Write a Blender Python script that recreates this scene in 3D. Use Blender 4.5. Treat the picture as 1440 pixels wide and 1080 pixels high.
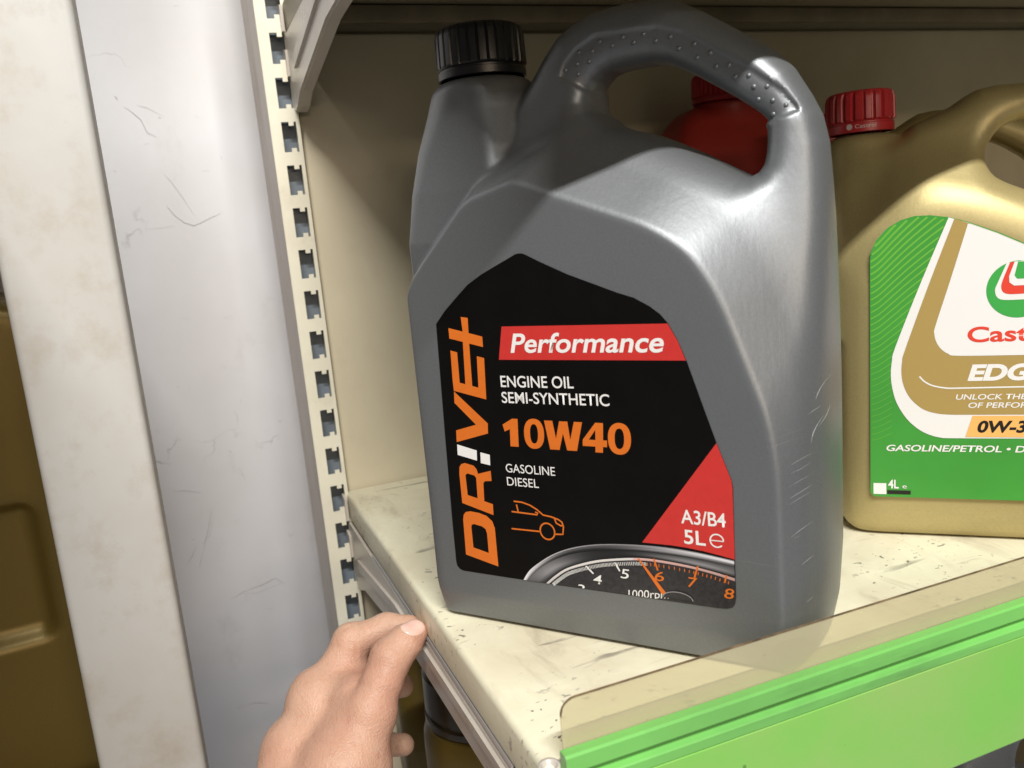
import bpy, bmesh, math, random
import numpy as np
from mathutils import Vector, Matrix
from mathutils.bvhtree import BVHTree
from mathutils.geometry import tessellate_polygon

for o in list(bpy.data.objects):
    bpy.data.objects.remove(o)
scene = bpy.context.scene
COL = scene.collection
random.seed(4)
rng = np.random.default_rng(7)

# ------------------------------------------------------------------ camera
cam_d = bpy.data.cameras.new("camera")
cam = bpy.data.objects.new("camera", cam_d)
COL.objects.link(cam)
right = Vector((0.925879, -0.367224, -0.088850))
down = Vector((-0.150056, -0.141591, -0.978486))
fwd = Vector((0.346744, 0.919292, -0.186200))
R = Matrix((right, -down, -fwd)).transposed().to_4x4()
cam.matrix_world = Matrix.Translation((0, 0, 0.2)) @ R
cam_d.sensor_width = 36.0
cam_d.lens = 1185.0 / 1440.0 * 36.0
cam_d.clip_start = 0.01
cam_d.clip_end = 50
cam_d.dof.use_dof = True
cam_d.dof.focus_distance = 0.44
cam_d.dof.aperture_fstop = 14.0
scene.camera = cam

# ------------------------------------------------------------------ light
world = bpy.data.worlds.new("World")
scene.world = world
world.use_nodes = True
wb = world.node_tree.nodes["Background"]
wb.inputs[0].default_value = (0.92, 0.95, 1.0, 1)
wb.inputs[1].default_value = 0.06


def area(name, loc, target, sx, sy, power, color):
    d = bpy.data.lights.new(name, 'AREA')
    d.shape = 'RECTANGLE'
    d.size = sx
    d.size_y = sy
    d.energy = power
    d.color = color
    o = bpy.data.objects.new(name, d)
    COL.objects.link(o)
    o.location = loc
    o.rotation_euler = (Vector(target) - Vector(loc)).to_track_quat('-Z', 'Y').to_euler()
    return o


area("ceiling_tube", (-0.22, -1.13, 1.90), (-0.22, 0.35, 0.2), 1.2, 0.06, 86, (1.0, 0.985, 0.94))
area("ceiling_tube_far", (0.4, -3.6, 1.75), (0.3, 0.5, 0.2), 2.4, 0.2, 26, (1.0, 0.92, 0.82))

area("added_warm_fill", (0.1, -2.6, 0.62), (0.25, 0.6, 0.29), 1.2, 0.15, 15, (1.0, 0.77, 0.55))  # added warm fill for back panel, neck and handle; no lamp stands there

scene.view_settings.view_transform = 'Standard'
scene.view_settings.look = 'None'
scene.view_settings.exposure = 0.0
scene.view_settings.gamma = 1.0
scene.view_settings.use_curve_mapping = False
scene.render.engine = 'CYCLES'
scene.cycles.use_denoising = True
scene.cycles.max_bounces = 8
scene.cycles.transparent_max_bounces = 12


# ------------------------------------------------------------------ material helpers
class NT:
    def __init__(self, name):
        self.m = bpy.data.materials.new(name)
        self.m.use_nodes = True
        self.t = self.m.node_tree
        self.b = self.t.nodes["Principled BSDF"]
        self._co = None

    def n(self, typ, **kw):
        x = self.t.nodes.new(typ)
        for k, v in kw.items():
            setattr(x, k, v)
        return x

    def l(self, a, b):
        self.t.links.new(a, b)

    def co(self, scale=(1, 1, 1), rot=(0, 0, 0), loc=(0, 0, 0)):
        if self._co is None:
            self._co = self.n('ShaderNodeTexCoord')
        mp = self.n('ShaderNodeMapping')
        mp.inputs['Scale'].default_value = scale
        mp.inputs['Rotation'].default_value = rot
        mp.inputs['Location'].default_value = loc
        self.l(self._co.outputs['Object'], mp.inputs['Vector'])
        return mp.outputs[0]

    def noise(self, scale, detail=4, rough=0.55, sc=(1, 1, 1), rot=(0, 0, 0), loc=(0, 0, 0), dist=0):
        x = self.n('ShaderNodeTexNoise')
        x.inputs['Scale'].default_value = scale
        x.inputs['Detail'].default_value = detail
        x.inputs['Roughness'].default_value = rough
        x.inputs['Distortion'].default_value = dist
        self.l(self.co(sc, rot, loc), x.inputs['Vector'])
        return x.outputs[0]

    def ramp(self, fac, stops):
        r = self.n('ShaderNodeValToRGB')
        el = r.color_ramp.elements
        el[0].position, el[0].color = stops[0][0], (*stops[0][1], 1) if len(stops[0][1]) == 3 else stops[0][1]
        el[1].position, el[1].color = stops[1][0], (*stops[1][1], 1)
        for p, c in stops[2:]:
            e = el.new(p)
            e.color = (*c, 1)
        self.l(fac, r.inputs[0])
        return r.outputs[0]

    def mix(self, fac, a, b, mode='MIX'):
        x = self.n('ShaderNodeMix', data_type='RGBA', blend_type=mode)
        for sock, v in ((x.inputs[0], fac), (x.inputs[6], a), (x.inputs[7], b)):
            if isinstance(v, (int, float)):
                sock.default_value = v
            elif isinstance(v, tuple):
                sock.default_value = (*v, 1)
            else:
                self.l(v, sock)
        return x.outputs[2]

    def math(self, op, a, b=0.0, clamp=False):
        x = self.n('ShaderNodeMath', operation=op, use_clamp=clamp)
        for sock, v in ((x.inputs[0], a), (x.inputs[1], b)):
            if isinstance(v, (int, float)):
                sock.default_value = v
            else:
                self.l(v, sock)
        return x.outputs[0]

    def base(self, c):
        if isinstance(c, tuple):
            self.b.inputs['Base Color'].default_value = (*c, 1)
        else:
            self.l(c, self.b.inputs['Base Color'])
        return self

    def set(self, rough=0.5, metal=0.0, spec=0.5, **kw):
        for k, v in (('Roughness', rough), ('Metallic', metal), ('Specular IOR Level', spec), *kw.items()):
            if isinstance(v, (int, float)):
                self.b.inputs[k].default_value = v
            else:
                self.l(v, self.b.inputs[k])
        return self

    def bump(self, h, strength, dist):
        x = self.n('ShaderNodeBump')
        x.inputs['Strength'].default_value = strength
        x.inputs['Distance'].default_value = dist
        self.l(h, x.inputs['Height'])
        self.l(x.outputs[0], self.b.inputs['Normal'])
        return self


def W(c):
    return (c, c, c)


def painted_steel(name, col, dirt, spots=0.5, rough=0.42, streak=(1, 1, 1), seed=0.0, scuff=0.0, big=0.35, thr=(0.56, 0.80)):
    t = NT(name)
    n1 = t.noise(5, 5, 0.6, loc=(seed, 0, 0))
    n2 = t.noise(28, 8, 0.7, sc=streak, loc=(seed + 3, 1, 0))
    c = t.mix(t.ramp(n1, [(0.42, W(0)), (0.72, W(1))]), col, tuple(a * (1 - big) + b * big for a, b in zip(col, dirt)))
    d = t.math('MULTIPLY', t.ramp(n2, [(thr[0], W(0)), (thr[1], W(1))]), spots)
    c = t.mix(d, c, dirt)
    if scuff:
        n3 = t.noise(210, 3, 0.5, sc=(0.45, 1, 1), rot=(0, 0, 0.5), loc=(seed, 2, 0))
        n4 = t.noise(14, 3, 0.5, loc=(seed + 9, 2, 0))
        k = t.math('MULTIPLY', t.ramp(n3, [(0.70, W(0)), (0.75, W(1))]), t.ramp(n4, [(0.52, W(0)), (0.66, W(1))]))
        c = t.mix(t.math('MULTIPLY', k, scuff), c, (0.05, 0.045, 0.04))
        n5 = t.noise(70, 6, 0.7, sc=(0.25, 1.6, 1), rot=(0, 0, 0.9), loc=(seed, 5, 0))
        k2 = t.math('MULTIPLY', t.ramp(n5, [(0.55, W(0)), (0.72, W(1))]), scuff * 0.45)
        c = t.mix(k2, c, tuple(x * 0.62 for x in dirt))
    t.base(c)
    t.set(rough=t.math('ADD', t.math('MULTIPLY', n2, 0.2), rough - 0.1))
    t.bump(t.noise(180, 3), 0.10, 0.0006)
    return t.m


M = {}
M['cream'] = painted_steel("cream_painted_steel", (0.80, 0.765, 0.63), (0.30, 0.24, 0.15), spots=0.35)
M['cream_shelf'] = None
M['back_cream'] = painted_steel("back_panel_paint", (0.60, 0.535, 0.39), (0.30, 0.23, 0.14), spots=0.15, seed=2, rough=0.38)
M['cream_shaded'] = painted_steel("shade_darkened_dirty_cream", (0.26, 0.225, 0.155), (0.17, 0.13, 0.09), spots=0.55, seed=8, streak=(1, 0.25, 1))  # cream darkened in colour for shelves in shade, plus dirt spots
M['flank'] = painted_steel("stained_upright_side", (0.50, 0.45, 0.40), (0.20, 0.12, 0.08), spots=0.85, seed=5, streak=(1, 1, 0.22))
M['bracket'] = painted_steel("white_bracket_paint", (0.54, 0.50, 0.45), (0.30, 0.22, 0.15), spots=0.3, seed=6, rough=0.3)
M['post'] = painted_steel("post_white_paint", (0.52, 0.515, 0.50), (0.38, 0.33, 0.26), spots=0.7, seed=1, rough=0.5, big=0.55, thr=(0.50, 0.74))


def wall_paint():
    t = NT("grey_white_wall_paint")
    n1 = t.noise(6, 5, 0.6)
    c = t.mix(t.ramp(n1, [(0.4, W(0)), (0.75, W(1))]), (0.645, 0.645, 0.675), (0.575, 0.565, 0.575))
    # hairline cracks, scuffs and dark specks
    v = t.n('ShaderNodeTexVoronoi', feature='DISTANCE_TO_EDGE')
    v.inputs['Scale'].default_value = 7
    w = t.n('ShaderNodeVectorMath', operation='ADD')
    nz = t.n('ShaderNodeTexNoise')
    nz.inputs['Scale'].default_value = 18
    nz.inputs['Detail'].default_value = 5
    t.l(t.co(), nz.inputs['Vector'])
    sc = t.n('ShaderNodeVectorMath', operation='SCALE')
    sc.inputs[3].default_value = 0.12
    t.l(nz.outputs[1], sc.inputs[0])
    t.l(sc.outputs[0], w.inputs[0])
    t.l(t.co(), w.inputs[1])
    t.l(w.outputs[0], v.inputs['Vector'])
    crack = t.ramp(v.outputs['Distance'], [(0.0, W(1)), (0.012, W(0))])
    msk = t.ramp(t.noise(9, 3, loc=(3, 0, 1)), [(0.57, W(0)), (0.66, W(1))])
    c = t.mix(t.math('MULTIPLY', t.math('MULTIPLY', crack, msk), 0.65), c, (0.16, 0.15, 0.15))
    sp = t.noise(120, 2, 0.5)
    c = t.mix(t.math('MULTIPLY', t.ramp(sp, [(0.775, W(0)), (0.80, W(1))]), 0.6), c, (0.2, 0.17, 0.15))
    sm = t.noise(22, 6, 0.7, sc=(1, 1, 0.5), loc=(1, 1, 4))
    c = t.mix(t.math('MULTIPLY', t.ramp(sm, [(0.58, W(0)), (0.80, W(1))]), 0.35), c, (0.36, 0.33, 0.31))
    t.base(c).set(rough=0.45)
    t.bump(t.noise(120, 4), 0.12, 0.0008)
    return t.m


M['wall'] = wall_paint()


def shelf_paint():
    t = NT("scuffed_cream_shelf_paint")
    base = (0.78, 0.745, 0.565)
    big = t.noise(9, 6, 0.62, dist=0.6)
    c = t.mix(t.ramp(big, [(0.40, W(0)), (0.75, W(1))]), base, (0.57, 0.50, 0.36))
    # rubbed smudges in two directions
    for sc_, rot_, loc_, col_, lo, hi, k in (((1.0, 0.30, 1), 0.5, 0.0, (0.40, 0.34, 0.24), 0.53, 0.72, 0.75), ((0.35, 1.0, 1), 1.15, 5.0, (0.84, 0.79, 0.64), 0.56, 0.72, 0.6), ((0.8, 0.45, 1), 2.4, 9.0, (0.36, 0.29, 0.19), 0.56, 0.74, 0.7)):
        n_ = t.noise(38, 7, 0.66, sc=sc_, rot=(0, 0, rot_), loc=(loc_, loc_, 0), dist=1.2)
        m_ = t.noise(11, 3, 0.5, loc=(loc_ + 2, 1, 0))
        c = t.mix(t.math('MULTIPLY', t.math('MULTIPLY', t.ramp(n_, [(lo, W(0)), (hi, W(1))]), t.ramp(m_, [(0.40, W(0)), (0.62, W(1))])), k), c, col_)
    # dark chips and short black scuffs, clustered
    cl = t.ramp(t.noise(16, 3, 0.5, loc=(7, 3, 0)), [(0.45, W(0)), (0.60, W(1))])
    ch = t.noise(230, 3, 0.6, sc=(0.7, 1, 1), rot=(0, 0, 0.7), dist=0.5)
    c = t.mix(t.math('MULTIPLY', t.ramp(ch, [(0.625, W(0)), (0.665, W(1))]), cl), c, (0.06, 0.052, 0.045))
    sc2 = t.noise(120, 3, 0.5, sc=(0.16, 1.0, 1), rot=(0, 0, 2.2), loc=(1, 6, 0), dist=0.4)
    cl2 = t.ramp(t.noise(13, 3, 0.5, loc=(2, 8, 0)), [(0.48, W(0)), (0.62, W(1))])
    c = t.mix(t.math('MULTIPLY', t.math('MULTIPLY', t.ramp(sc2, [(0.61, W(0)), (0.68, W(1))]), cl2), 0.85), c, (0.13, 0.11, 0.09))
    t.base(c).set(rough=t.math('ADD', t.math('MULTIPLY', big, 0.25), 0.30))
    t.bump(t.noise(160, 4), 0.10, 0.0006)
    return t.m


M['cream_shelf'] = shelf_paint()


def jug_plastic(name, col, metal, rough, fleck=0.05, grain=0.14):
    t = NT(name)
    n = t.noise(900, 2)
    big = t.noise(14, 4)
    c = t.mix(t.ramp(n, [(0.3, W(0)), (0.7, W(1))]), tuple(x * (1 - fleck) for x in col), tuple(x * (1 + fleck) for x in col))
    t.base(c)
    t.set(rough=t.math('ADD', t.math('MULTIPLY', big, 0.12), rough - 0.06), metal=metal, spec=0.5)
    # moulding texture: fine grain drawn out upwards
    h = t.math('ADD', t.noise(420, 3, sc=(1, 1, 0.35)), t.math('MULTIPLY', t.noise(90, 3), 0.6))
    t.bump(h, grain, 0.0005)
    return t.m


M['silver'] = jug_plastic("silver_grey_plastic", (0.20, 0.21, 0.222), 0.55, 0.43)
M['gold'] = jug_plastic("gold_pearl_plastic", (0.45, 0.37, 0.17), 0.40, 0.45)
M['gold_shaded'] = jug_plastic("shade_darkened_gold_plastic", (0.13, 0.088, 0.015), 0.4, 0.40)  # gold with the shade put into its colour, for jugs in dark spots
M['blue_grey'] = jug_plastic("blue_grey_plastic", (0.20, 0.22, 0.25), 0.2, 0.42)
M['red_plastic'] = jug_plastic("red_plastic", (0.34, 0.025, 0.02), 0.0, 0.40, fleck=0.03)


def plain(name, col, rough=0.4, metal=0.0, spec=0.5, var=0.0, sc=200):
    t = NT(name)
    if var:
        t.base(t.mix(t.ramp(t.noise(sc, 3), [(0.35, W(0)), (0.65, W(1))]), tuple(x * (1 - var) for x in col), tuple(min(1, x * (1 + var)) for x in col)))
    else:
        t.base(col)
    t.set(rough=rough, metal=metal, spec=spec)
    return t.m


M['black_cap'] = plain("black_cap_plastic", (0.012, 0.012, 0.013), 0.35, var=0.2)
M['red_cap'] = plain("red_cap_plastic", (0.42, 0.022, 0.025), 0.38, var=0.08)
M['red_print_grey'] = plain("cap_print_silver", (0.55, 0.45, 0.42), 0.4)
M['label_black'] = plain("label_black_film", (0.0045, 0.004, 0.0038), 0.36, spec=0.14, var=0.12, sc=60)
M['label_red'] = plain("label_red_ink", (0.56, 0.035, 0.03), 0.33, var=0.03)
M['label_orange'] = plain("label_orange_ink", (0.66, 0.155, 0.018), 0.33, var=0.03)
M['label_white'] = plain("label_white_ink", (0.80, 0.79, 0.78), 0.33)
M['label_green'] = plain("label_green_ink", (0.055, 0.30, 0.045), 0.35, var=0.06, sc=20)
M['label_green_light'] = plain("label_light_green_ink", (0.14, 0.43, 0.05), 0.35)
M['label_gold'] = plain("label_gold_ink", (0.47, 0.33, 0.11), 0.36, metal=0.2)
M['label_peach'] = plain("label_peach_ink", (0.86, 0.47, 0.14), 0.35)
M['logo_red'] = plain("logo_red_ink", (0.72, 0.06, 0.035), 0.35)
M['logo_green'] = plain("logo_green_ink", (0.05, 0.37, 0.07), 0.35)
M['ink_black'] = plain("ink_black", (0.015, 0.013, 0.012), 0.35)
M['dial_dark'] = plain("dial_print_dark", (0.028, 0.026, 0.03), 0.33, var=0.25, sc=500)
M['scratch'] = plain("scratched_plastic", (0.36, 0.36, 0.37), 0.5, metal=0.2)
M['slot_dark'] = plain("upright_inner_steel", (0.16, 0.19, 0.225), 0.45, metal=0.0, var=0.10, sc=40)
M['trim'] = plain("grey_trim", (0.36, 0.35, 0.36), 0.3, metal=0.2)


def vcol(name, rough=0.3):
    t = NT(name)
    a = t.n('ShaderNodeVertexColor', layer_name="print")
    t.base(a.outputs[0])
    t.set(rough=rough)
    return t.m


M['print'] = vcol("printed_dial_photo")


def green_label():
    t = NT("green_price_insert")
    n = t.noise(9, 5, 0.6)
    c = t.mix(t.ramp(n, [(0.35, W(0)), (0.7, W(1))]), (0.18, 0.53, 0.085), (0.29, 0.48, 0.14))
    s = t.noise(150, 2)
    c = t.mix(t.math('MULTIPLY', t.ramp(s, [(0.72, W(0)), (0.76, W(1))]), 0.7), c, (0.06, 0.14, 0.03))
    t.base(c).set(rough=0.28)
    return t.m


M['green'] = green_label()
M['green_rail'] = painted_steel("green_rail_plastic", (0.19, 0.54, 0.125), (0.06, 0.11, 0.05), spots=0.6, seed=11, streak=(0.2, 1, 1), rough=0.3)


def clear_guard():
    t = NT("yellowed_clear_plastic")
    n = t.noise(12, 6, 0.65, sc=(0.5, 1, 1))
    s = t.noise(90, 4, 0.6)
    c = t.mix(t.ramp(n, [(0.35, W(0)), (0.75, W(1))]), (0.74, 0.70, 0.52), (0.60, 0.54, 0.39))
    c = t.mix(t.math('MULTIPLY', t.ramp(s, [(0.68, W(0)), (0.75, W(1))]), 0.6), c, (0.12, 0.09, 0.05))
    t.base(c).set(rough=0.25)
    tr = t.n('ShaderNodeBsdfTransparent')
    tr.inputs[0].default_value = (0.91, 0.88, 0.74, 1)
    mx = t.n('ShaderNodeMixShader')
    f = t.math('ADD', t.math('MULTIPLY', n, 0.34), 0.25, clamp=True)
    t.l(f, mx.inputs[0])
    t.l(tr.outputs[0], mx.inputs[1])
    t.l(t.b.outputs[0], mx.inputs[2])
    t.l(mx.outputs[0], t.t.nodes['Material Output'].inputs[0])
    return t.m


M['guard'] = clear_guard()


def skin():
    t = NT("skin")
    n = t.noise(26, 5, 0.6)
    c = t.mix(t.ramp(n, [(0.35, W(0)), (0.7, W(1))]), (0.57, 0.365, 0.26), (0.46, 0.26, 0.18))
    sp = t.noise(120, 3, 0.6)
    c = t.mix(t.math('MULTIPLY', t.ramp(sp, [(0.56, W(0)), (0.75, W(1))]), 0.40), c, (0.36, 0.15, 0.10))
    c = t.mix(t.math('MULTIPLY', t.ramp(t.noise(9, 3, 0.5, loc=(2, 5, 1)), [(0.48, W(0)), (0.68, W(1))]), 0.45), c, (0.50, 0.235, 0.175))
    t.base(c).set(rough=0.50, spec=0.4)
    t.b.inputs['Subsurface Weight'].default_value = 0.22
    t.b.inputs['Subsurface Radius'].default_value = (1.0, 0.4, 0.2)
    t.b.inputs['Subsurface Scale'].default_value = 0.004
    v = t.n('ShaderNodeTexVoronoi', feature='DISTANCE_TO_EDGE')
    v.inputs['Scale'].default_value = 620
    t.l(t.co(), v.inputs['Vector'])
    v2 = t.n('ShaderNodeTexVoronoi', feature='DISTANCE_TO_EDGE')
    v2.inputs['Scale'].default_value = 260
    t.l(t.co((1.0, 0.6, 1.5), (0.4, 0.3, 0.2)), v2.inputs['Vector'])
    h = t.math('ADD', t.math('ADD', t.math('MULTIPLY', v.outputs['Distance'], 0.6), t.math('MULTIPLY', v2.outputs['Distance'], 0.35)), t.noise(140, 4, 0.6))
    t.bump(h, 0.5, 0.0012)
    return t.m


M['skin'] = skin()
M['nail'] = plain("fingernail", (0.72, 0.47, 0.40), 0.18, var=0.05)
M['floor'] = painted_steel("grey_floor", (0.34, 0.36, 0.40), (0.08, 0.08, 0.09), spots=0.5, seed=3)


# ------------------------------------------------------------------ object helpers
def link(name, me, mat=None, parent=None, smooth=False):
    o = bpy.data.objects.new(name, me)
    COL.objects.link(o)
    if mat is not None and not me.materials:
        me.materials.append(mat)
    if parent is not None:
        o.parent = parent
    if smooth:
        me.polygons.foreach_set('use_smooth', [True] * len(me.polygons))
    return o


def empty(name, loc, rz=0.0):
    o = bpy.data.objects.new(name, None)
    COL.objects.link(o)
    o.location = loc
    o.rotation_euler = (0, 0, rz)
    o.empty_display_size = 0.02
    return o


def tag(o, label=None, cat=None, group=None, kind=None):
    if label: o['label'] = label
    if cat: o['category'] = cat
    if group: o['group'] = group
    if kind: o['kind'] = kind
    return o


def mesh_from(verts, faces):
    me = bpy.data.meshes.new("m")
    me.from_pydata([tuple(v) for v in verts], [], [tuple(f) for f in faces])
    me.update()
    return me


def bm_mesh(bm):
    me = bpy.data.meshes.new("m")
    bmesh.ops.recalc_face_normals(bm, faces=bm.faces)
    bm.to_mesh(me)
    bm.free()
    return me


def box_bm(bm, x0, x1, y0, y1, z0, z1, bev=0.0, seg=2):
    r = bmesh.ops.create_cube(bm, size=1)
    vs = r['verts']
    for v in vs:
        v.co = Vector((x0 + (v.co.x + .5) * (x1 - x0), y0 + (v.co.y + .5) * (y1 - y0), z0 + (v.co.z + .5) * (z1 - z0)))
    if bev:
        es = list({e for v in vs for e in v.link_edges})
        bmesh.ops.bevel(bm, geom=es, offset=bev, segments=seg, profile=0.5, affect='EDGES')
    return bm


def box(name, x0, x1, y0, y1, z0, z1, mat, parent=None, bev=0.0, seg=2, smooth=True):
    bm = bmesh.new()
    box_bm(bm, x0, x1, y0, y1, z0, z1, bev, seg)
    o = link(name, bm_mesh(bm), mat, parent)
    if bev and smooth:
        shade(o)
    return o


def shade(o, ang=40):
    me = o.data
    me.polygons.foreach_set('use_smooth', [True] * len(me.polygons))
    me.set_sharp_from_angle(angle=math.radians(ang))


def extrude_profile(name, prof, x0, x1, mat, parent=None, axis='x', smooth=False):
    """closed profile [(a,b)] swept along an axis between x0 and x1"""
    n = len(prof)
    v, f = [], []
    for x in (x0, x1):
        for a, b in prof:
            v.append((x, a, b) if axis == 'x' else ((a, x, b) if axis == 'y' else (a, b, x)))
    for i in range(n):
        j = (i + 1) % n
        f.append((i, j, n + j, n + i))
    f.append(tuple(range(n))[::-1])
    f.append(tuple(range(n, 2 * n)))
    bm = bmesh.new()
    me = mesh_from(v, f)
    bm.from_mesh(me)
    o = link(name, bm_mesh(bm), mat, parent)
    if smooth:
        shade(o, 30)
    return o


# ------------------------------------------------------------------ signed distance modelling
def smax(a, b, k):
    h = np.maximum(k - np.abs(a - b), 0) / k
    return np.maximum(a, b) + h * h * k * 0.25


def smin(a, b, k):
    h = np.maximum(k - np.abs(a - b), 0) / k
    return np.minimum(a, b) - h * h * k * 0.25


def chaikin(pts, it=2):
    p = np.array(pts, float)
    for _ in range(it):
        q = np.roll(p, -1, 0)
        p = np.stack([p * .75 + q * .25, p * .25 + q * .75], 1).reshape(-1, 2)
    return p


def poly_sdf(pts, X, Z):
    p = np.array(pts, float)
    d = np.full(X.shape, 1e9)
    s = np.zeros(X.shape, bool)
    for i in range(len(p)):
        a, b = p[i], p[(i + 1) % len(p)]
        e = b - a
        wx, wz = X - a[0], Z - a[1]
        t = np.clip((wx * e[0] + wz * e[1]) / max(e @ e, 1e-9), 0, 1)
        d = np.minimum(d, (wx - e[0] * t) ** 2 + (wz - e[1] * t) ** 2)
        if abs(e[1]) > 1e-9:
            c = ((a[1] <= Z) & (b[1] > Z)) | ((b[1] <= Z) & (a[1] > Z))
            s ^= c & (X < a[0] + (Z - a[1]) * e[0] / e[1])
    d = np.sqrt(d)
    return np.where(s, -d, d)


def surface_nets(f, org, h):
    s = f < 0
    nx, ny, nz = f.shape
    cnt = np.zeros((nx - 1, ny - 1, nz - 1), np.int8)
    for i in (0, 1):
        for j in (0, 1):
            for k in (0, 1):
                cnt += s[i:nx - 1 + i, j:ny - 1 + j, k:nz - 1 + k]
    act = (cnt > 0) & (cnt < 8)
    I = np.argwhere(act)
    idx = np.full(act.shape, -1, np.int64)
    idx[act] = np.arange(len(I))
    acc = np.zeros((len(I), 3))
    num = np.zeros(len(I))
    corners = [(i, j, k) for i in (0, 1) for j in (0, 1) for k in (0, 1)]
    val = {c: f[I[:, 0] + c[0], I[:, 1] + c[1], I[:, 2] + c[2]] for c in corners}
    for c in corners:
        for ax in range(3):
            if c[ax]: continue
            c2 = list(c); c2[ax] = 1; c2 = tuple(c2)
            a, b = val[c], val[c2]
            m = (a < 0) != (b < 0)
            t = np.where(m, a / np.where(m, a - b, 1), 0)
            P = np.array(c, float)[None] + 0
            pos = np.repeat(P, len(I), 0)
            pos[:, ax] += t
            acc[m] += pos[m]
            num[m] += 1
    V = (I + acc / num[:, None]) * h + np.array(org)
    quads = []
    for ax in range(3):
        o1, o2 = [(1, 2), (2, 0), (0, 1)][ax]
        sl0 = [slice(None)] * 3; sl1 = [slice(None)] * 3
        sl0[ax] = slice(0, -1); sl1[ax] = slice(1, None)
        a, b = s[tuple(sl0)], s[tuple(sl1)]
        E = np.argwhere(a != b)
        ok = (E[:, o1] > 0) & (E[:, o2] > 0) & (E[:, o1] < f.shape[o1] - 1) & (E[:, o2] < f.shape[o2] - 1)
        E = E[ok]
        flip = ~a[E[:, 0], E[:, 1], E[:, 2]]
        def ci(d1, d2):
            q = E.copy(); q[:, o1] += d1; q[:, o2] += d2
            return idx[q[:, 0], q[:, 1], q[:, 2]]
        Q = np.stack([ci(-1, -1), ci(0, -1), ci(0, 0), ci(-1, 0)], 1)
        Q[flip] = Q[flip][:, ::-1]
        quads.append(Q)
    Q = np.concatenate(quads)
    return V, Q


def sdf_mesh(f, org, h, unit=0.001):
    V, Q = surface_nets(f, org, h)
    me = bpy.data.meshes.new("m")
    me.vertices.add(len(V))
    me.vertices.foreach_set('co', (V * unit).astype(np.float32).ravel())
    me.loops.add(Q.size)
    me.loops.foreach_set('vertex_index', Q.astype(np.int32).ravel())
    me.polygons.add(len(Q))
    me.polygons.foreach_set('loop_start', np.arange(0, Q.size, 4, dtype=np.int32))
    me.polygons.foreach_set('use_smooth', np.ones(len(Q), bool))
    me.update(calc_edges=True)
    me.validate()
    return me


def jug_mesh(sil, hole, planes, H, hw, col, h, r_left, r_right, base_in=2.4, base_z=15.0, band=None, uspan=(0, 195), ridge=1.8, web_k=12.0, hole_r=6.0, blend=(6.0, 2.5), web_r=8.5, base_k=3.0, foot=0.0):
    """axes: X = u (right along the front), Y = depth into the jug (front at 0), Z up; millimetres"""
    sil = np.array(sil); x0, x1 = sil[:, 0].min() - 6, sil[:, 0].max() + 6
    z1 = max(sil[:, 1].max(), col['top']) + 6
    xs = np.arange(x0, x1 + h, h); ys = np.arange(-5, 2 * H + 5 + h, h); zs = np.arange(-5, z1 + h, h)
    U, Zg = np.meshgrid(xs, zs, indexing='ij')
    d2 = poly_sdf(sil, U, Zg)
    dh = poly_sdf(hole, U, Zg)
    U3, Y3, Z3 = U[:, None, :], ys[None, :, None], Zg[:, None, :]
    n = np.abs(Y3 - H).astype(np.float32)
    taper = np.clip((base_z - Zg) / base_z, 0, 1) * base_in
    taper = taper + np.clip((1.9 - Zg) / 1.4, 0, 1) * foot
    fr = (n - H + taper[:, None, :]).astype(np.float32)
    groups = {}
    for (px, pz, nx, nz, k, *gk) in planes:
        L = math.hypot(nx, nz)
        dist = ((U - px) * nx + (Zg - pz) * nz) / L
        pl = ((n + (k * dist)[:, None, :] - H) / math.sqrt(1 + k * k)).astype(np.float32)
        g_ = gk[0] if gk else 0
        groups[g_] = pl if g_ not in groups else smax(groups[g_], pl, np.float32(blend[g_]))
    for g_, pl in groups.items():
        fr = smax(fr, pl, np.float32(ridge))
    # round the outer edges
    t = np.clip((U - uspan[0]) / (uspan[1] - uspan[0]), 0, 1)
    t = np.clip((t - 0.15) / 0.6, 0, 1)
    kr = ((r_left + (r_right - r_left) * t)[:, None, :] * 2.2).astype(np.float32)
    d3 = d2[:, None, :].astype(np.float32)
    body = smax(fr, d3, kr)
    web = smax(n - hw, d3, np.float32(2.4 * web_r))
    f = smin(body, web, np.float32(web_k))
    f = smax(f, d3, np.float32(11.0))
    # neck column: a rounded box whose section changes with height
    A = np.interp(zs, col['z'], col['A']); B = np.interp(zs, col['z'], col['B']); r = np.interp(zs, col['z'], col['r'])
    r = np.minimum(r, np.minimum(A, B))
    qx = np.abs(xs[:, None, None] - col['uc']) - (A - r)[None, None, :]
    qy = n - (B - r)[None, None, :]
    cd = np.hypot(np.maximum(qx, 0), np.maximum(qy, 0)) + np.minimum(np.maximum(qx, qy), 0) - r[None, None, :]
    cd = smax(cd.astype(np.float32), (zs - col['top'])[None, None, :].astype(np.float32), np.float32(7))
    cd = np.maximum(cd, (col['z'][0] - zs)[None, None, :])
    f = smin(f, cd, np.float32(col.get('k', 5)))
    f = smax(f, (-dh)[:, None, :].astype(np.float32), np.float32(hole_r * 2))
    f = smax(f, (-Z3).astype(np.float32), np.float32(base_k))
    if band is not None:
        db = poly_sdf(band, U, Zg)
        m = np.clip(0.5 - db / 1.5, 0, 1)
        m = m * m * (3 - 2 * m)
        f = f + (m * 1.25)[:, None, :].astype(np.float32) * (n < hw + 14)
    return sdf_mesh(f, (xs[0], ys[0], zs[0]), h)


def bvh_of(me):
    vs = [v.co.copy() for v in me.vertices]
    return BVHTree.FromPolygons(vs, [tuple(p.vertices) for p in me.polygons])


# flat print helpers: plane coordinates (u, z) in mm on the front (y = 0), layers step towards the viewer (-y)
def lay(k):
    return -(0.00022 + 0.00012 * k)


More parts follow.
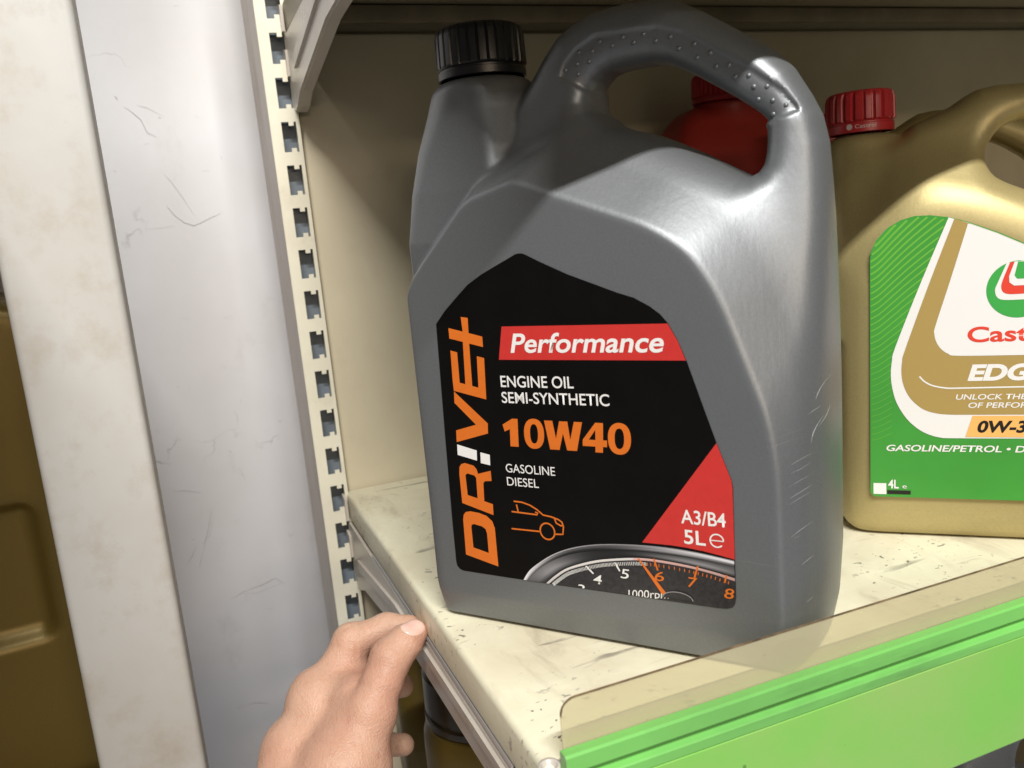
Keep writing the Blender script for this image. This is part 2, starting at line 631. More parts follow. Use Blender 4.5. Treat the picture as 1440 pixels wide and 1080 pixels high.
def poly2d(name, pts, layer, mat, parent, holes=(), edge=False):
    loops = [[Vector((a, b, 0)) for a, b in pts]] + [[Vector((a, b, 0)) for a, b in hh] for hh in holes]
    allp = [p for lp in loops for p in lp]
    tris = tessellate_polygon(loops)
    y = lay(layer)
    me = mesh_from([(p.x / 1000, y, p.y / 1000) for p in allp], tris)
    bm = bmesh.new(); bm.from_mesh(me)
    for fc in bm.faces:
        if fc.normal.y > 0: fc.normal_flip()
    me2 = bpy.data.meshes.new("m"); bm.to_mesh(me2); bm.free()
    return link(name, me2, mat, parent)


def merge(name, parts, mat, parent):
    bm = bmesh.new()
    for p in parts:
        bm.from_mesh(p.data)
    me = bpy.data.meshes.new("m"); bm.to_mesh(me); bm.free()
    o = link(name, me, mat, parent)
    for p in parts:
        bpy.data.objects.remove(p)
    return o


def stroke_pts(pts, w, closed=False):
    p = [Vector(a) for a in pts]
    n = len(p)
    Lp, Rp = [], []
    for i in range(n):
        a = p[(i - 1) % n] if (closed or i > 0) else p[i]
        b = p[(i + 1) % n] if (closed or i < n - 1) else p[i]
        d = (b - a).normalized()
        nn = Vector((-d.y, d.x)) * w / 2
        Lp.append(p[i] + nn); Rp.append(p[i] - nn)
    return Lp, Rp


def strip2d(name, A, B, layer, mat, parent, closed=False, cols=None, colsB=None):
    n = len(A); y = lay(layer)
    v = [(a[0] / 1000, y, a[1] / 1000) for a in A] + [(b[0] / 1000, y, b[1] / 1000) for b in B]
    f = [(i, (i + 1) % n, n + (i + 1) % n, n + i) for i in range(n if closed else n - 1)]
    me = mesh_from(v, f)
    bm = bmesh.new(); bm.from_mesh(me)
    for fc in bm.faces:
        if fc.normal.y > 0: fc.normal_flip()
    me2 = bpy.data.meshes.new("m"); bm.to_mesh(me2); bm.free()
    if cols is not None:
        ca = me2.color_attributes.new("print", 'FLOAT_COLOR', 'POINT')
        cc = list(cols) + list(colsB if colsB is not None else cols)
        for i, c in enumerate(cc):
            ca.data[i].color = (*c, 1)
    return link(name, me2, mat, parent)


def stroke2d(name, pts, w, layer, mat, parent, closed=False):
    A, B = stroke_pts(pts, w, closed)
    return strip2d(name, A, B, layer, mat, parent, closed)


def text2d(name, body, u, z, width, cap_h, layer, mat, parent, bold=0.0, shear=0.0, align='LEFT', space=1.0, rot=0.0, curve_r=None):
    """lettering fitted into width x cap height (mm) with its baseline start at (u, z)"""
    cu = bpy.data.curves.new("t", 'FONT')
    cu.body = body
    cu.size = 1.0
    cu.offset = bold
    cu.shear = shear
    cu.space_character = space
    cu.resolution_u = 6
    o = bpy.data.objects.new("t", cu)
    COL.objects.link(o)
    dg = bpy.context.evaluated_depsgraph_get()
    me = bpy.data.meshes.new_from_object(o.evaluated_get(dg))
    bpy.data.objects.remove(o)
    co = np.array([v.co[:] for v in me.vertices])
    x0, x1 = co[:, 0].min(), co[:, 0].max()
    cap = CAP + 2 * bold
    sx = width / (x1 - x0); sy = cap_h / cap
    X = (co[:, 0] - x0) * sx; Y = (co[:, 1] + bold) * sy
    if rot:
        c, s_ = math.cos(rot), math.sin(rot)
        X, Y = X * c - Y * s_, X * s_ + Y * c
    y = lay(layer)
    for v, a, b in zip(me.vertices, X, Y):
        v.co = ((u + a) / 1000, y, (z + b) / 1000)
    bm = bmesh.new(); bm.from_mesh(me)
    bmesh.ops.triangulate(bm, faces=bm.faces)
    for fc in bm.faces:
        if fc.normal.y > 0: fc.normal_flip()
    me2 = bpy.data.meshes.new("m"); bm.to_mesh(me2); bm.free()
    return link(name, me2, mat, parent)


def cap_height():
    cu = bpy.data.curves.new("t", 'FONT'); cu.body = "H"; cu.size = 1.0
    o = bpy.data.objects.new("t", cu); COL.objects.link(o)
    dg = bpy.context.evaluated_depsgraph_get()
    me = bpy.data.meshes.new_from_object(o.evaluated_get(dg))
    z = max(v.co.y for v in me.vertices)
    bpy.data.objects.remove(o)
    return z


CAP = cap_height()


def ribbed_cap(name, r, z0, z1, mat, parent, cx, cy, ribs=36, skirt=4.0, rib=0.7, duty=0.6):
    """screw cap: lathe with ribs on the upper wall, plain tamper band below (mm, local to the jug)"""
    N = ribs * 6
    rows = [(r * 0.95, z0, 0), (r * 1.0, z0 + 0.3, 0), (r * 1.0, z0 + skirt - 0.8, 0), (r * 0.955, z0 + skirt - 0.4, 0), (r * 0.955, z0 + skirt + 0.3, 0),
            (r, z0 + skirt + 0.9, 0), (r, z0 + skirt + 1.6, 1), (r * 0.985, z1 - 4.5, 1), (r * 0.955, z1 - 1.8, 0.6), (r * 0.90, z1 - 0.5, 0), (r * 0.80, z1, 0), (r * 0.72, z1, 0), (r * 0.70, z1 - 0.6, 0), (0.001, z1 - 0.6, 0)]
    v, f = [], []
    for rr, z, k in rows:
        for i in range(N):
            a = 2 * math.pi * i / N
            ph = (i % 6) / 6
            d = rib if ph < duty else -rib
            q = rr + k * d
            v.append(((cx + q * math.cos(a)) / 1000, (cy + q * math.sin(a)) / 1000, z / 1000))
    for j in range(len(rows) - 1):
        for i in range(N):
            i2 = (i + 1) % N
            f.append((j * N + i, j * N + i2, (j + 1) * N + i2, (j + 1) * N + i))
    o = link(name, mesh_from(v, f), mat, parent)
    shade(o, 35)
    return o


# ================================================================== THE SETTING
# floor
fl = box("floor", -3, 3, -2.5, 2.5, -0.80, -0.75, M['floor'])
tag(fl, kind='structure')

# wall behind the post: grey-white painted sheet, gently curved at its right-hand end
prof = []
for i in range(25):
    x = -0.9 + (0.985) * i / 24
    prof.append((x, 0.7408))
v, f = [], []
for z in (-0.75, 0.9):
    for x, y in prof:
        v.append((x, y, z))
n = len(prof)
for i in range(n - 1):
    f.append((i, i + 1, n + i + 1, n + i))
me = mesh_from(v, f)
wl = link("wall", me, M['wall'])
sol = wl.modifiers.new("thick", 'SOLIDIFY'); sol.thickness = 0.012; sol.offset = -1
shade(wl)
tag(wl, kind='structure')

# cobweb strands, scuffs and chips on that wall
bm = bmesh.new()
for pts_, w_ in [
    ([(-0.0199, 0.3154), (-0.0149, 0.3113), (-0.0092, 0.3051), (-0.006, 0.295), (0.0002, 0.2917)], 0.46),
    ([(0.0007, 0.2634), (0.0056, 0.2569), (0.0117, 0.2451), (0.0193, 0.2289)], 0.30),
    ([(-0.0003, 0.2377), (0.0044, 0.2301), (0.0105, 0.2244), (0.0175, 0.2213), (0.0246, 0.2238), (0.0311, 0.2267), (0.0393, 0.2294)], 0.53),
    ([(-0.0103, 0.3161), (-0.003, 0.3138), (0.0074, 0.3069)], 0.27),
    ([(-0.0185, 0.222), (-0.0078, 0.2215), (0.0032, 0.2223)], 0.27),
    ([(-0.0006, -0.0995), (0.0114, -0.0949), (0.029, -0.0922), (0.0391, -0.0891), (0.0442, -0.0947)], 0.49),
    ([(0.0111, -0.097), (0.0223, -0.099), (0.0482, -0.0944)], 0.30),
    ([(-0.0041, -0.0172), (-0.0092, -0.0322), (-0.0154, -0.0491), (-0.0214, -0.0648)], 0.42),
    ([(-0.0042, -0.0232), (-0.009, -0.0383), (-0.0165, -0.0448)], 0.27),
    ([(-0.0322, 0.0054), (-0.0234, 0.0048), (-0.0098, 0.0)], 0.46),
    ([(-0.0317, -0.0615), (-0.025, -0.0529), (-0.02, -0.044)], 0.38),
    ([(0.0175, 0.0126), (0.0235, 0.0154), (0.0272, 0.0026)], 0.30),
    ([(0.0211, 0.0119), (0.0263, 0.0088)], 0.30),
    ([(-0.005, 0.1487), (0.0033, 0.1465)], 0.46),
    ([(0.0294, 0.1444), (0.0367, 0.1454)], 0.38),
    ([(0.0554, -0.0499), (0.0568, -0.054), (0.0598, -0.0521)], 0.61),
    ([(0.0131, -0.031), (0.0171, -0.029)], 0.53),
    ([(-0.0095, -0.2011), (0.006, -0.2007), (0.0172, -0.205)], 0.76),
    ([(0.0259, -0.1144), (0.0332, -0.118)], 0.46),
    ([(-0.037, 0.0597), (-0.0339, 0.0573)], 0.84),
    ([(-0.0152, 0.0933), (-0.0139, 0.0924)], 0.99),
    ([(0.0174, 0.0321), (0.019, 0.0306)], 1.14),
    ([(0.0604, 0.0515), (0.0624, 0.0496), (0.0638, 0.0514)], 0.53),
    ([(0.0328, 0.075), (0.0326, 0.0712)], 0.49),
    ([(-0.0249, 0.3234), (-0.0235, 0.3208)], 1.14),
    ([(-0.0102, 0.2866), (-0.0063, 0.287)], 0.46),
    ([(0.0459, 0.2741), (0.0467, 0.2726)], 0.76),
    ([(-0.0347, 0.268), (-0.0333, 0.2671)], 0.61),
    ([(0.0305, 0.2636), (0.0356, 0.2637)], 0.46),
    ([(0.0444, 0.2083), (0.0451, 0.2076)], 0.61),
    ([(0.0279, 0.3892), (0.031, 0.3892)], 0.57),
    ([(0.0306, 0.307), (0.0338, 0.3052)], 0.38),
]:
    P_ = [Vector(q_) for q_ in pts_]
    n_ = len(P_)
    prev = None
    for i in range(n_):
        d_ = (P_[min(i + 1, n_ - 1)] - P_[max(i - 1, 0)]).normalized()
        sd = Vector((-d_.y, d_.x)) * (w_ * 0.6 / 1000) * (0.45 if i in (0, n_ - 1) else 1.0) / 2
        yy = 0.7402
        cur = (bm.verts.new((P_[i].x + sd.x, yy, P_[i].y + sd.y)), bm.verts.new((P_[i].x - sd.x, yy, P_[i].y - sd.y)))
        if prev:
            bm.faces.new((prev[0], prev[1], cur[1], cur[0]))
        prev = cur
me = bpy.data.meshes.new("m"); bm.to_mesh(me); bm.free()
tag(link("scuff_marks", me, plain("grey_grime", (0.40, 0.385, 0.38), 0.7, var=0.4, sc=60), wl), kind='stuff')

# white painted post in front of that wall
post = empty("post", (0, 0, -0.75))
bm = bmesh.new()
box_bm(bm, -0.0850, -0.0290, 0.500, 0.532, 0, 1.75, 0.004, 4)
pb = link("post_face", bm_mesh(bm), M['post'], post)
shade(pb)
tag(post, "off-white painted upright post with rounded edges and stains at far left", "post")

# back panel of the shelf bay
bp = empty("back_panel", (0, 0, -0.75))
bm = bmesh.new(); box_bm(bm, 0.1015, 1.6, 0.668, 0.676, 0, 1.45, 0.0015, 2)
shade(link("panel_sheet", bm_mesh(bm), M['back_cream'], bp))
tag(bp, "cream steel back panel behind the jugs", "back panel")

# slotted upright
up = empty("slotted_upright", (0.0785, 0.66, -0.75))
PITCH = 0.0312
SX0, SX1 = 0.0080, 0.0188
FW = 0.0215
z_first = 0.0278 + 0.75      # centre height of one slot over the upright's foot
k0 = -int((z_first - 0.02) / PITCH)
sh = 0.0108
tw0, tw1, th = SX0 + 0.0054, SX0 + 0.0090, 0.0028
v, f = [], []


def add_poly(loops, y):
    base = len(v)
    allp = [p for lp in loops for p in lp]
    for a, b in allp:
        v.append((a, y, b))
    for t in tessellate_polygon([[Vector((a, b, 0)) for a, b in lp] for lp in loops]):
        f.append(tuple(base + i for i in t))


zc = z_first + k0 * PITCH
while zc < 1.55:
    zb, zt = zc - PITCH / 2, zc + PITCH / 2
    hole = [(SX0, zc - sh), (tw0, zc - sh), (tw0, zc - sh + th), (tw1, zc - sh + th), (tw1, zc - sh), (SX1, zc - sh),
            (SX1, zc + sh), (tw1, zc + sh), (tw1, zc + sh - th), (tw0, zc + sh - th), (tw0, zc + sh), (SX0, zc + sh)]
    outer = [(0.0, zb), (FW, zb), (FW, zt), (0.0, zt)]
    for y in (0.0, 0.0022):
        add_poly([outer, hole[::-1]], y)
    b = len(v)
    m = len(hole)
    for y in (0.0, 0.0022):
        for a, c in hole:
            v.append((a, y, c))
    for i in range(m):
        j = (i + 1) % m
        f.append((b + i, b + j, b + m + j, b + m + i))
    zc += PITCH
me = mesh_from(v, f)
bm = bmesh.new(); bm.from_mesh(me)
bmesh.ops.remove_doubles(bm, verts=bm.verts, dist=1e-6)
link("face_plate", bm_mesh(bm), M['cream'], up)
box("side_flange", 0.0, 0.0018, 0.0025, 0.085, 0.0, 1.55, M['flank'], up)
box("side_flange", FW - 0.0018, FW, 0.0025, 0.085, 0.0, 1.55, M['cream'], up)
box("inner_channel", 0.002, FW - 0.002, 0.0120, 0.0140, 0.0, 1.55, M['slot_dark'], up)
tag(up, "cream steel upright with a column of notched slots beside the jug", "upright")

# shelves
def bracket_part(parent, zs, name="bracket"):
    prof = [(0.659, -0.0245), (0.659, -0.074), (0.652, -0.078), (0.64, -0.076), (0.622, -0.069), (0.50, -0.051), (0.275, -0.045), (0.275, -0.0245)]
    o = extrude_profile(name, [(a, b + zs) for a, b in prof], 0.0972, 0.0994, M['bracket'], parent)
    # pressed stiffening rib
    rib = [(0.63, -0.050), (0.622, -0.054), (0.50, -0.036), (0.30, -0.031), (0.30, -0.026), (0.50, -0.030), (0.628, -0.046)]
    extrude_profile("bracket_rib", [(a, b + zs) for a, b in rib], 0.0952, 0.0973, M['bracket'], o)
    # bent lower lip
    lip = [(0.655, -0.0785), (0.64, -0.0765), (0.622, -0.0695), (0.50, -0.0515), (0.275, -0.0455), (0.275, -0.0445), (0.50, -0.0505), (0.622, -0.0685), (0.64, -0.0755), (0.655, -0.0775)]
    extrude_profile("bracket_lip", [(a, b + zs) for a, b in lip], 0.0992, 0.106, M['bracket'], o)
    return o


def hooks(parent, zs):
    for dz in (-0.012, -0.043):
        prof = [(0.663, zs + dz + 0.010), (0.668, zs + dz + 0.010), (0.670, zs + dz - 0.004), (0.667, zs + dz - 0.010), (0.655, zs + dz - 0.010), (0.655, zs + dz + 0.008)]
        extrude_profile("hook", prof, 0.0955, 0.0975, M['bracket'], parent)


def shelf(name, zs, front, label, top_mat):
    s = empty(name, (0, 0, 0))
    bm = bmesh.new()
    # folded tray: top sheet with rounded left and front edges
    box_bm(bm, 0.0985, 1.55, front, 0.666, zs - 0.0235, zs, 0.0035, 4)
    # remove underside so that it reads as a folded tray
    for fc in list(bm.faces):
        if fc.normal.z < -0.98 and fc.calc_area() > 0.05:
            bm.faces.remove(fc)
    me = bpy.data.meshes.new("m"); bm.to_mesh(me); bm.free()
    o = link("shelf_tray", me, top_mat, s)
    sm = o.modifiers.new("t", 'SOLIDIFY'); sm.thickness = 0.0012; sm.offset = -1
    shade(o)
    bracket_part(s, zs)
    hooks(s, zs)
    tag(s, label, "shelf")
    return s


main_shelf = shelf("shelf", 0.0, 0.2645, "scuffed cream steel shelf carrying the grey jug", M['cream_shelf'])
# loose edging along the shelf's side
ed = [(0.0972, -0.0222), (0.0984, -0.0226), (0.0984, -0.0210), (0.0976, -0.0206)]
extrude_profile("edge_trim", ed, 0.30, 0.57, M['trim'], main_shelf, axis='y')
# curled corner loop at the front
bm = bmesh.new()
bmesh.ops.create_cone(bm, cap_ends=False, segments=20, radius1=0.0042, radius2=0.0042, depth=0.012)
loop_o = link("corner_loop", bm_mesh(bm), M['bracket'], main_shelf)
loop_o.location = (0.1005, 0.2635, -0.0045)
sm = loop_o.modifiers.new("t", 'SOLIDIFY'); sm.thickness = 0.0012
shade(loop_o)

up_shelf = shelf("shelf", 0.3725, 0.2645, "upper shelf on a white bracket, seen dark from below", M['cream_shaded'])
box("rear_ledge", 0.112, 1.5, 0.6585, 0.6665, 0.3575, 0.3700, plain("ledge_shade_brown", (0.22, 0.18, 0.12), 0.5, var=0.15, sc=30), up_shelf, bev=0.0015)  # dark brown stands in for the shade on the ledge

box("front_strip", 0.1045, 1.4, 0.2555, 0.2635, 0.3105, 0.380, M['green'], up_shelf, bev=0.001)

low_shelf = shelf("shelf", -0.34, 0.2645, "lower shelf in the dark under the hand", M['cream_shaded'])

# ------------------------------------------------------------------ price strip holder and clear guard on the front edge
ph = empty("price_strip_holder", (0.1045, 0.262, 0.0))
rail = [(0.0, 0.0068), (-0.0044, 0.0070), (-0.0054, 0.0062), (-0.0056, 0.0004), (-0.0051, -0.0002), (-0.0032, -0.0012), (-0.0032, -0.0034), (-0.0050, -0.0042), (-0.0056, -0.0048), (-0.0056, -0.0086), (-0.0053, -0.0090), (0.0, -0.0090)]
extrude_profile("rail", rail, 0, 1.3, M['green_rail'], ph)
ins = [(0.0, -0.0093), (-0.0051, -0.0093), (-0.0054, -0.0097), (-0.0066, -0.0612), (-0.0060, -0.0622), (0.0, -0.0622)]
extrude_profile("green_insert", ins, 0, 1.3, M['green'], ph)
tag(ph, "bright green price strip holder along the shelf's front edge", "price strip")

r = 0.0065
pts = [(0.0, -0.004)]
pts.append((0.0, 0.0262 - r))
for i in range(1, 9):
    a = math.pi - math.pi / 2 * i / 8
    pts.append((r + r * math.cos(a), 0.0262 - r + r * math.sin(a)))
pts += [(1.29, 0.0262), (1.29, -0.004)]
nn = len(pts)
v = [(a, 0, b) for a, b in pts] + [(a, 0.0006, b) for a, b in pts]
f = [tuple(range(nn)), tuple(range(nn, 2 * nn))[::-1]] + [(i, (i + 1) % nn, nn + (i + 1) % nn, nn + i) for i in range(nn)]
gd = link("clear_guard_strip", mesh_from(v, f), M['guard'])
gd.location = (0.1062, 0.2625, 0.0)
ge = [(pts[i][0], pts[i][1]) for i in range(1, nn - 1)]
vv_, ff_ = [], []
for a_, b_ in ge:
    for dy_ in (-0.0001, 0.0007):
        vv_.append((a_, dy_, b_ + 0.00015))
for i in range(len(ge) - 1):
    ff_.append((2 * i, 2 * i + 1, 2 * i + 3, 2 * i + 2))
for (a_, b_) in ge:
    vv_.append((a_ + (0.0004 if a_ < 0.0005 else 0), -0.0001, b_ - 0.0003))
k_ = 2 * len(ge)
for i in range(len(ge) - 1):
    ff_.append((2 * i, 2 * i + 2, k_ + i + 1, k_ + i))
link("dark_edge", mesh_from(vv_, ff_), plain("dark_plastic_edge", (0.16, 0.11, 0.06), 0.5, var=0.5, sc=90), gd)  # thin dark brown strip along the guard's upper edge
tag(gd, "yellowed clear plastic guard strip standing along the shelf front", "guard strip")

# ================================================================== THE GREY JUG
A0 = (0.10350, 0.40595, 0.0)
YAW = math.radians(-51.08)
sil = [(-4.5, -20), (-4.5, 0), (-6, 8), (-7.5, 20), (-7, 60), (-7, 150), (-7, 200), (-2, 232), (20, 246), (42, 258), (50, 268), (58, 278), (67, 287.5), (76, 292), (86, 295.5), (103, 296.5), (121, 295),
       (129, 292), (139, 286), (155, 275), (169, 265), (178, 255.5), (185, 243), (189, 234), (191, 222), (191.5, 190), (191.5, 106), (191, 40), (189, 14), (186, 0), (186, -20)]
hole = chaikin([(84.5, 249), (89.5, 244.5), (95.5, 239.5), (109.5, 235.5), (124.5, 228.4), (150.0, 213.5), (157, 210), (163.5, 213), (165, 222), (164.8, 231.3), (160.5, 236.5), (148.4, 245.6), (130.4, 257.7), (119.0, 263.5), (105, 264), (94, 263.4), (87, 258.5)], 1)
planes = [(20, 195.5, -0.70, 0.71, 2.6, 1), (0, 175.5, -0.80, 0.60, 2.6, 1), (62, 218.2, -0.25, 0.97, 1.5, 1), (90, 208.0, 0.36, 0.93, 0.98), (141, 183.5, 0.72, 0.69, 0.98), (164.5, 133, 0.94, 0.33, 1.0), (175, 60, 1.0, 0.0, 1.6)]
band_f = [(90.7, 258.6), (92.8, 263.3), (98.1, 268.1), (107.4, 272.0), (120.3, 271.3), (133.7, 270.4), (143.6, 266.8), (157.1, 257.4), (170.3, 248.5), (180.4, 240.1), (185.4, 233.5), (185.8, 231.7), (177.0, 229.1)]
band_b = [(66.0, 267.6), (68.4, 273.1), (74.5, 278.6), (85.2, 283.1), (100.2, 282.3), (115.7, 281.3), (127.1, 277.1), (142.7, 266.2), (157.8, 256.0), (169.6, 246.3), (175.3, 238.7), (175.8, 236.6), (165.6, 233.6)]
wq = 0.70
band = [(a[0] * (1 - wq) + b[0] * wq, a[1] * (1 - wq) + b[1] * wq) for a, b in zip(band_f, band_b)]
band += [(150, 232), (125, 245), (100, 250), (86, 256)]
colm = dict(uc=22.3, z=[40, 130, 194, 218, 238, 255, 266, 272], A=[27, 28.6, 28.6, 28.6, 28.6, 27.5, 26, 24.5], B=[36, 43, 43.5, 38.5, 33, 28, 26, 24.5], r=[7, 7, 7, 10, 15, 21, 24, 24.5], top=272.0, k=2.5)
jm = jug_mesh(sil, hole, planes, 52.0, 16.5, colm, 1.05, 1.8, 6.0, band=band, uspan=(0, 195), web_k=20.0, base_k=1.0, foot=4.0)
jug = empty("oil_jug", A0, YAW)
tag(jug, "silver-grey five litre engine oil jug with black label and black cap", "oil jug")
jb = link("jug_body", jm, M['silver'], jug)
ribbed_cap("cap", 22.4, 272.6, 297.5, M['black_cap'], jug, 22.3, 52, ribs=30, skirt=4.5, rib=0.55, duty=0.8)
tree = bvh_of(jm)

# grip dots on the handle
dots_f = [(99.8, 266.6), (105.9, 266.1), (109.4, 269.2), (114.7, 266.6), (119.4, 269.1), (123.8, 266.2), (128.2, 268.6), (133.0, 265.2), (139.0, 265.8), (142.2, 260.8), (98.7, 262.2), (104.0, 262.2), (93.3, 260.6), (98.8, 258.2), (161.4, 251.5), (168.7, 246.6), (163.5, 246.9), (156.5, 251.8), (175.3, 241.7), (177.1, 236.3), (181.9, 234.1), (170.4, 242.3), (171.9, 237.4), (177.2, 231.3), (148.5, 261.3), (154.5, 257.0), (149.0, 256.2)]
dots_b = [(76.4, 276.9), (83.5, 276.3), (87.5, 279.8), (93.7, 276.9), (99.1, 279.7), (104.2, 276.4), (109.2, 279.2), (114.8, 275.2), (121.7, 275.9), (125.4, 270.2), (75.3, 271.8), (81.4, 271.8), (68.9, 270.0), (75.4, 267.1), (147.6, 259.5), (156.0, 253.8), (150.1, 254.1), (141.9, 259.8), (163.6, 248.1), (165.8, 242.0), (171.3, 239.3), (158.0, 248.8), (159.7, 243.2), (165.8, 236.2), (132.5, 271.0), (139.5, 266.0), (133.5, 265.0)]
bm = bmesh.new()
for a, b in zip(dots_f, dots_b):
    p0 = Vector((a[0], 0, a[1])) / 1000
    p1 = Vector((b[0], 52, b[1])) / 1000
    d = (p1 - p0).normalized()
    hit = tree.ray_cast(p0 - d * 0.05, d)
    if hit[0] is None: continue
    bmesh.ops.create_icosphere(bm, subdivisions=2, radius=0.00115, matrix=Matrix.Translation(hit[0] - hit[1] * 0.00035))
gd_o = link("grip_dots", bm_mesh(bm), M['silver'], jug, smooth=True)

# scuffs and scratches on the right-hand bevel
bm = bmesh.new()


def scratch_on(tree_, bm_, p, q, w, bow=0.0):
    """thin raised burr between two points given in the front plane (mm)"""
    N = 7
    prev = None
    dr = Vector((q[0] - p[0], 0, q[1] - p[1])).normalized()
    side = Vector((-dr.z, 0, dr.x))
    for i in range(N + 1):
        t = i / N
        u = p[0] + (q[0] - p[0]) * t + side.x * bow * math.sin(t * math.pi)
        z = p[1] + (q[1] - p[1]) * t + side.z * bow * math.sin(t * math.pi)
        ww = w * (0.25 + 0.75 * math.sin(math.pi * min(1, max(0.02, t)))) / 1000
        h_ = tree_.ray_cast(Vector((u / 1000, -0.05, z / 1000)), Vector((0, 1, 0)))
        if h_[0] is None:
            prev = None
            continue
        c = h_[0] + h_[1] * 0.00008
        cur = (bm_.verts.new(c + side * ww / 2), bm_.verts.new(c - side * ww / 2))
        if prev:
            bm_.faces.new((prev[0], prev[1], cur[1], cur[0]))
        prev = cur


for (p, q_, w_, b_) in [((178.5, 93), (185, 95), .35, .3), ((178.6, 89.5), (184.5, 91.3), .3, -.2), ((178, 84), (184, 86), .25, .2), ((178.2, 79), (184.6, 81.2), .4, .2), ((178, 76.5), (184.2, 78.5), .3, .2),
                        ((178, 62), (184.5, 65), .35, .4), ((178.4, 61), (181, 61.5), .25, 0), ((186, 81), (187.5, 76), .35, .3), ((184.5, 99), (188, 109), .3, .8), ((186.5, 105), (189.5, 112), .25, -.6), ((184, 112), (187.5, 113.5), .4, .2),
                        ((186, 117), (190, 125), .25, .7), ((184, 121), (188.5, 118), .22, .3), ((187, 100), (189.5, 97), .2, .3), ((181, 48), (184.5, 49.5), .4, .2), ((182, 30), (184, 30.6), .35, 0), ((182.5, 18), (184.5, 18.5), .35, 0),
                        ((156.5, 51.2), (173.6, 50.4), .22, 0), ((169.5, 101.5), (181, 103.5), .14, .2), ((172, 105), (184, 107), .12, .2),
                        ((166, 165), (167.5, 140), .14, .2), ((173, 160), (174.5, 133), .18, .2), ((175, 150), (176.5, 128), .14, .1), ((169.5, 158), (170.5, 143), .12, .1)]:
    scratch_on(tree, bm, p, q_, w_ * 0.45, b_)
me = bpy.data.meshes.new("m"); bm.to_mesh(me); bm.free()
tag(link("scratches", me, M['scratch'], jug), kind='stuff')

# label
LAB = [(14.4, 155.5), (20.1, 161.6), (27.9, 168.2), (34.6, 173.7), (43.0, 178.3), (51.1, 181.8), (59.8, 185.5), (61.6, 186.3), (63.3, 186.6), (65.2, 186.5), (66.8, 185.9), (73.4, 182.5), (87.0, 176.1), (110.0, 167.1), (117.3, 164.7), (124.1, 160.9), (128.6, 157.4), (131.8, 153.6), (135.7, 146.1), (139.0, 137.7),
       (145.6, 116.8), (150.1, 102.8), (154.9, 89.4), (155.9, 86.6), (156.3, 83.5), (155.6, 34.0), (155.1, 31.0), (153.9, 29.2), (151.5, 28.3), (148.1, 28.0), (64.4, 27.4), (15.2, 27.6), (13.0, 28.3), (11.6, 29.8), (11.2, 32), (11.4, 52.5), (12.6, 100), (14.2, 151)]
lab = poly2d("label", LAB, 0, M['label_black'], jug)
tag(lab, "black front label with orange and white lettering")
poly2d("red_banner", [(51.2, 153.6), (131.7, 153.4), (135.6, 146.1), (138.8, 137.7), (48.1, 137.9)], 1, M['label_red'], lab)
text2d("lettering", "Performance", 54.9, 141.2, 74.7, 9.0, 2, M['label_white'], lab, bold=0.018, shear=0.22, space=1.0)
text2d("lettering", "ENGINE OIL", 47.9, 124.8, 38.1, 5.4, 1, M['label_white'], lab, bold=0.008)
text2d("lettering", "SEMI-SYNTHETIC", 47.7, 117.1, 55.2, 5.3, 1, M['label_white'], lab, bold=0.008)
OR_ = M['label_orange']
ps = [poly2d("x", p, 1, OR_, lab) for p in (
    [(46.8, 106.4), (52.3, 109.5), (55.3, 109.5), (54.6, 95.8), (50.1, 95.8), (50.6, 104.3), (47.6, 103.0)],
    [(69.4, 109.3), (73.7, 109.3), (74.9, 100.8), (77.2, 109.2), (81.4, 109.2), (82.2, 100.6), (84.7, 109.2), (88.8, 109.2), (85.2, 95.5), (80.2, 95.5), (78.7, 103.5), (76.3, 95.5), (71.4, 95.5)])]
ps.append(poly2d("x", [(95.3, 109.2), (99.1, 109.2), (98.6, 101.2), (100.5, 101.2), (100.3, 98.1), (98.3, 98.1), (98.1, 95.4), (94.4, 95.4), (94.6, 98.1), (88.3, 98.1), (88.5, 101.0)], 1, OR_, lab, holes=[[(94.8, 101.2), (91.6, 101.2), (95.1, 105.9)]]))
for cx_, cz_, rx_, rz_, ix_, iz_ in ((63.5, 102.6, 5.35, 7.3, 2.1, 4.7), (106.5, 102.3, 5.5, 7.3, 2.25, 4.7)):
    an = np.linspace(0, 2 * math.pi, 41)[:-1]
    se = lambda v_, e_: math.copysign(abs(v_) ** e_, v_)
    ps.append(poly2d("x", [(cx_ + 0.05 * rz_ * math.sin(a) + rx_ * se(math.cos(a), .88), cz_ + rz_ * se(math.sin(a), .88)) for a in an], 1, OR_, lab, holes=[[(cx_ + 0.05 * iz_ * math.sin(a) + ix_ * se(math.cos(a), .85), cz_ + iz_ * se(math.sin(a), .85)) for a in an]]))
merge("lettering", ps, OR_, lab)
text2d("lettering", "GASOLINE", 46.3, 82.7, 26.6, 4.2, 1, M['label_white'], lab, bold=0.0)
text2d("lettering", "DIESEL", 46.3, 76.0, 17.3, 4.2, 1, M['label_white'], lab, bold=0.0)
OR = M['label_orange']
ps = [poly2d("x", p, 1 + 0.0, OR, lab) for p in (
    [(21.4, 153.4), (29.4, 151.55), (29.1, 158.6), (33.0, 158.1), (32.65, 150.8), (40.1, 149.0), (40.0, 144.0), (32.4, 145.75), (31.75, 125.0), (35.2, 124.2), (36.0, 139.6), (40.0, 138.7), (39.0, 118.5), (20.8, 122.4), (20.7, 127.3), (21.2, 142.4), (25.0, 141.5), (24.7, 126.5), (27.9, 125.8), (28.9, 146.6), (21.3, 148.3)],
    [(20.8, 122.1), (38.5, 106.6), (38.1, 101.6), (19.3, 96.3), (19.7, 102.3), (31.7, 105.7), (20.4, 116.3)])]
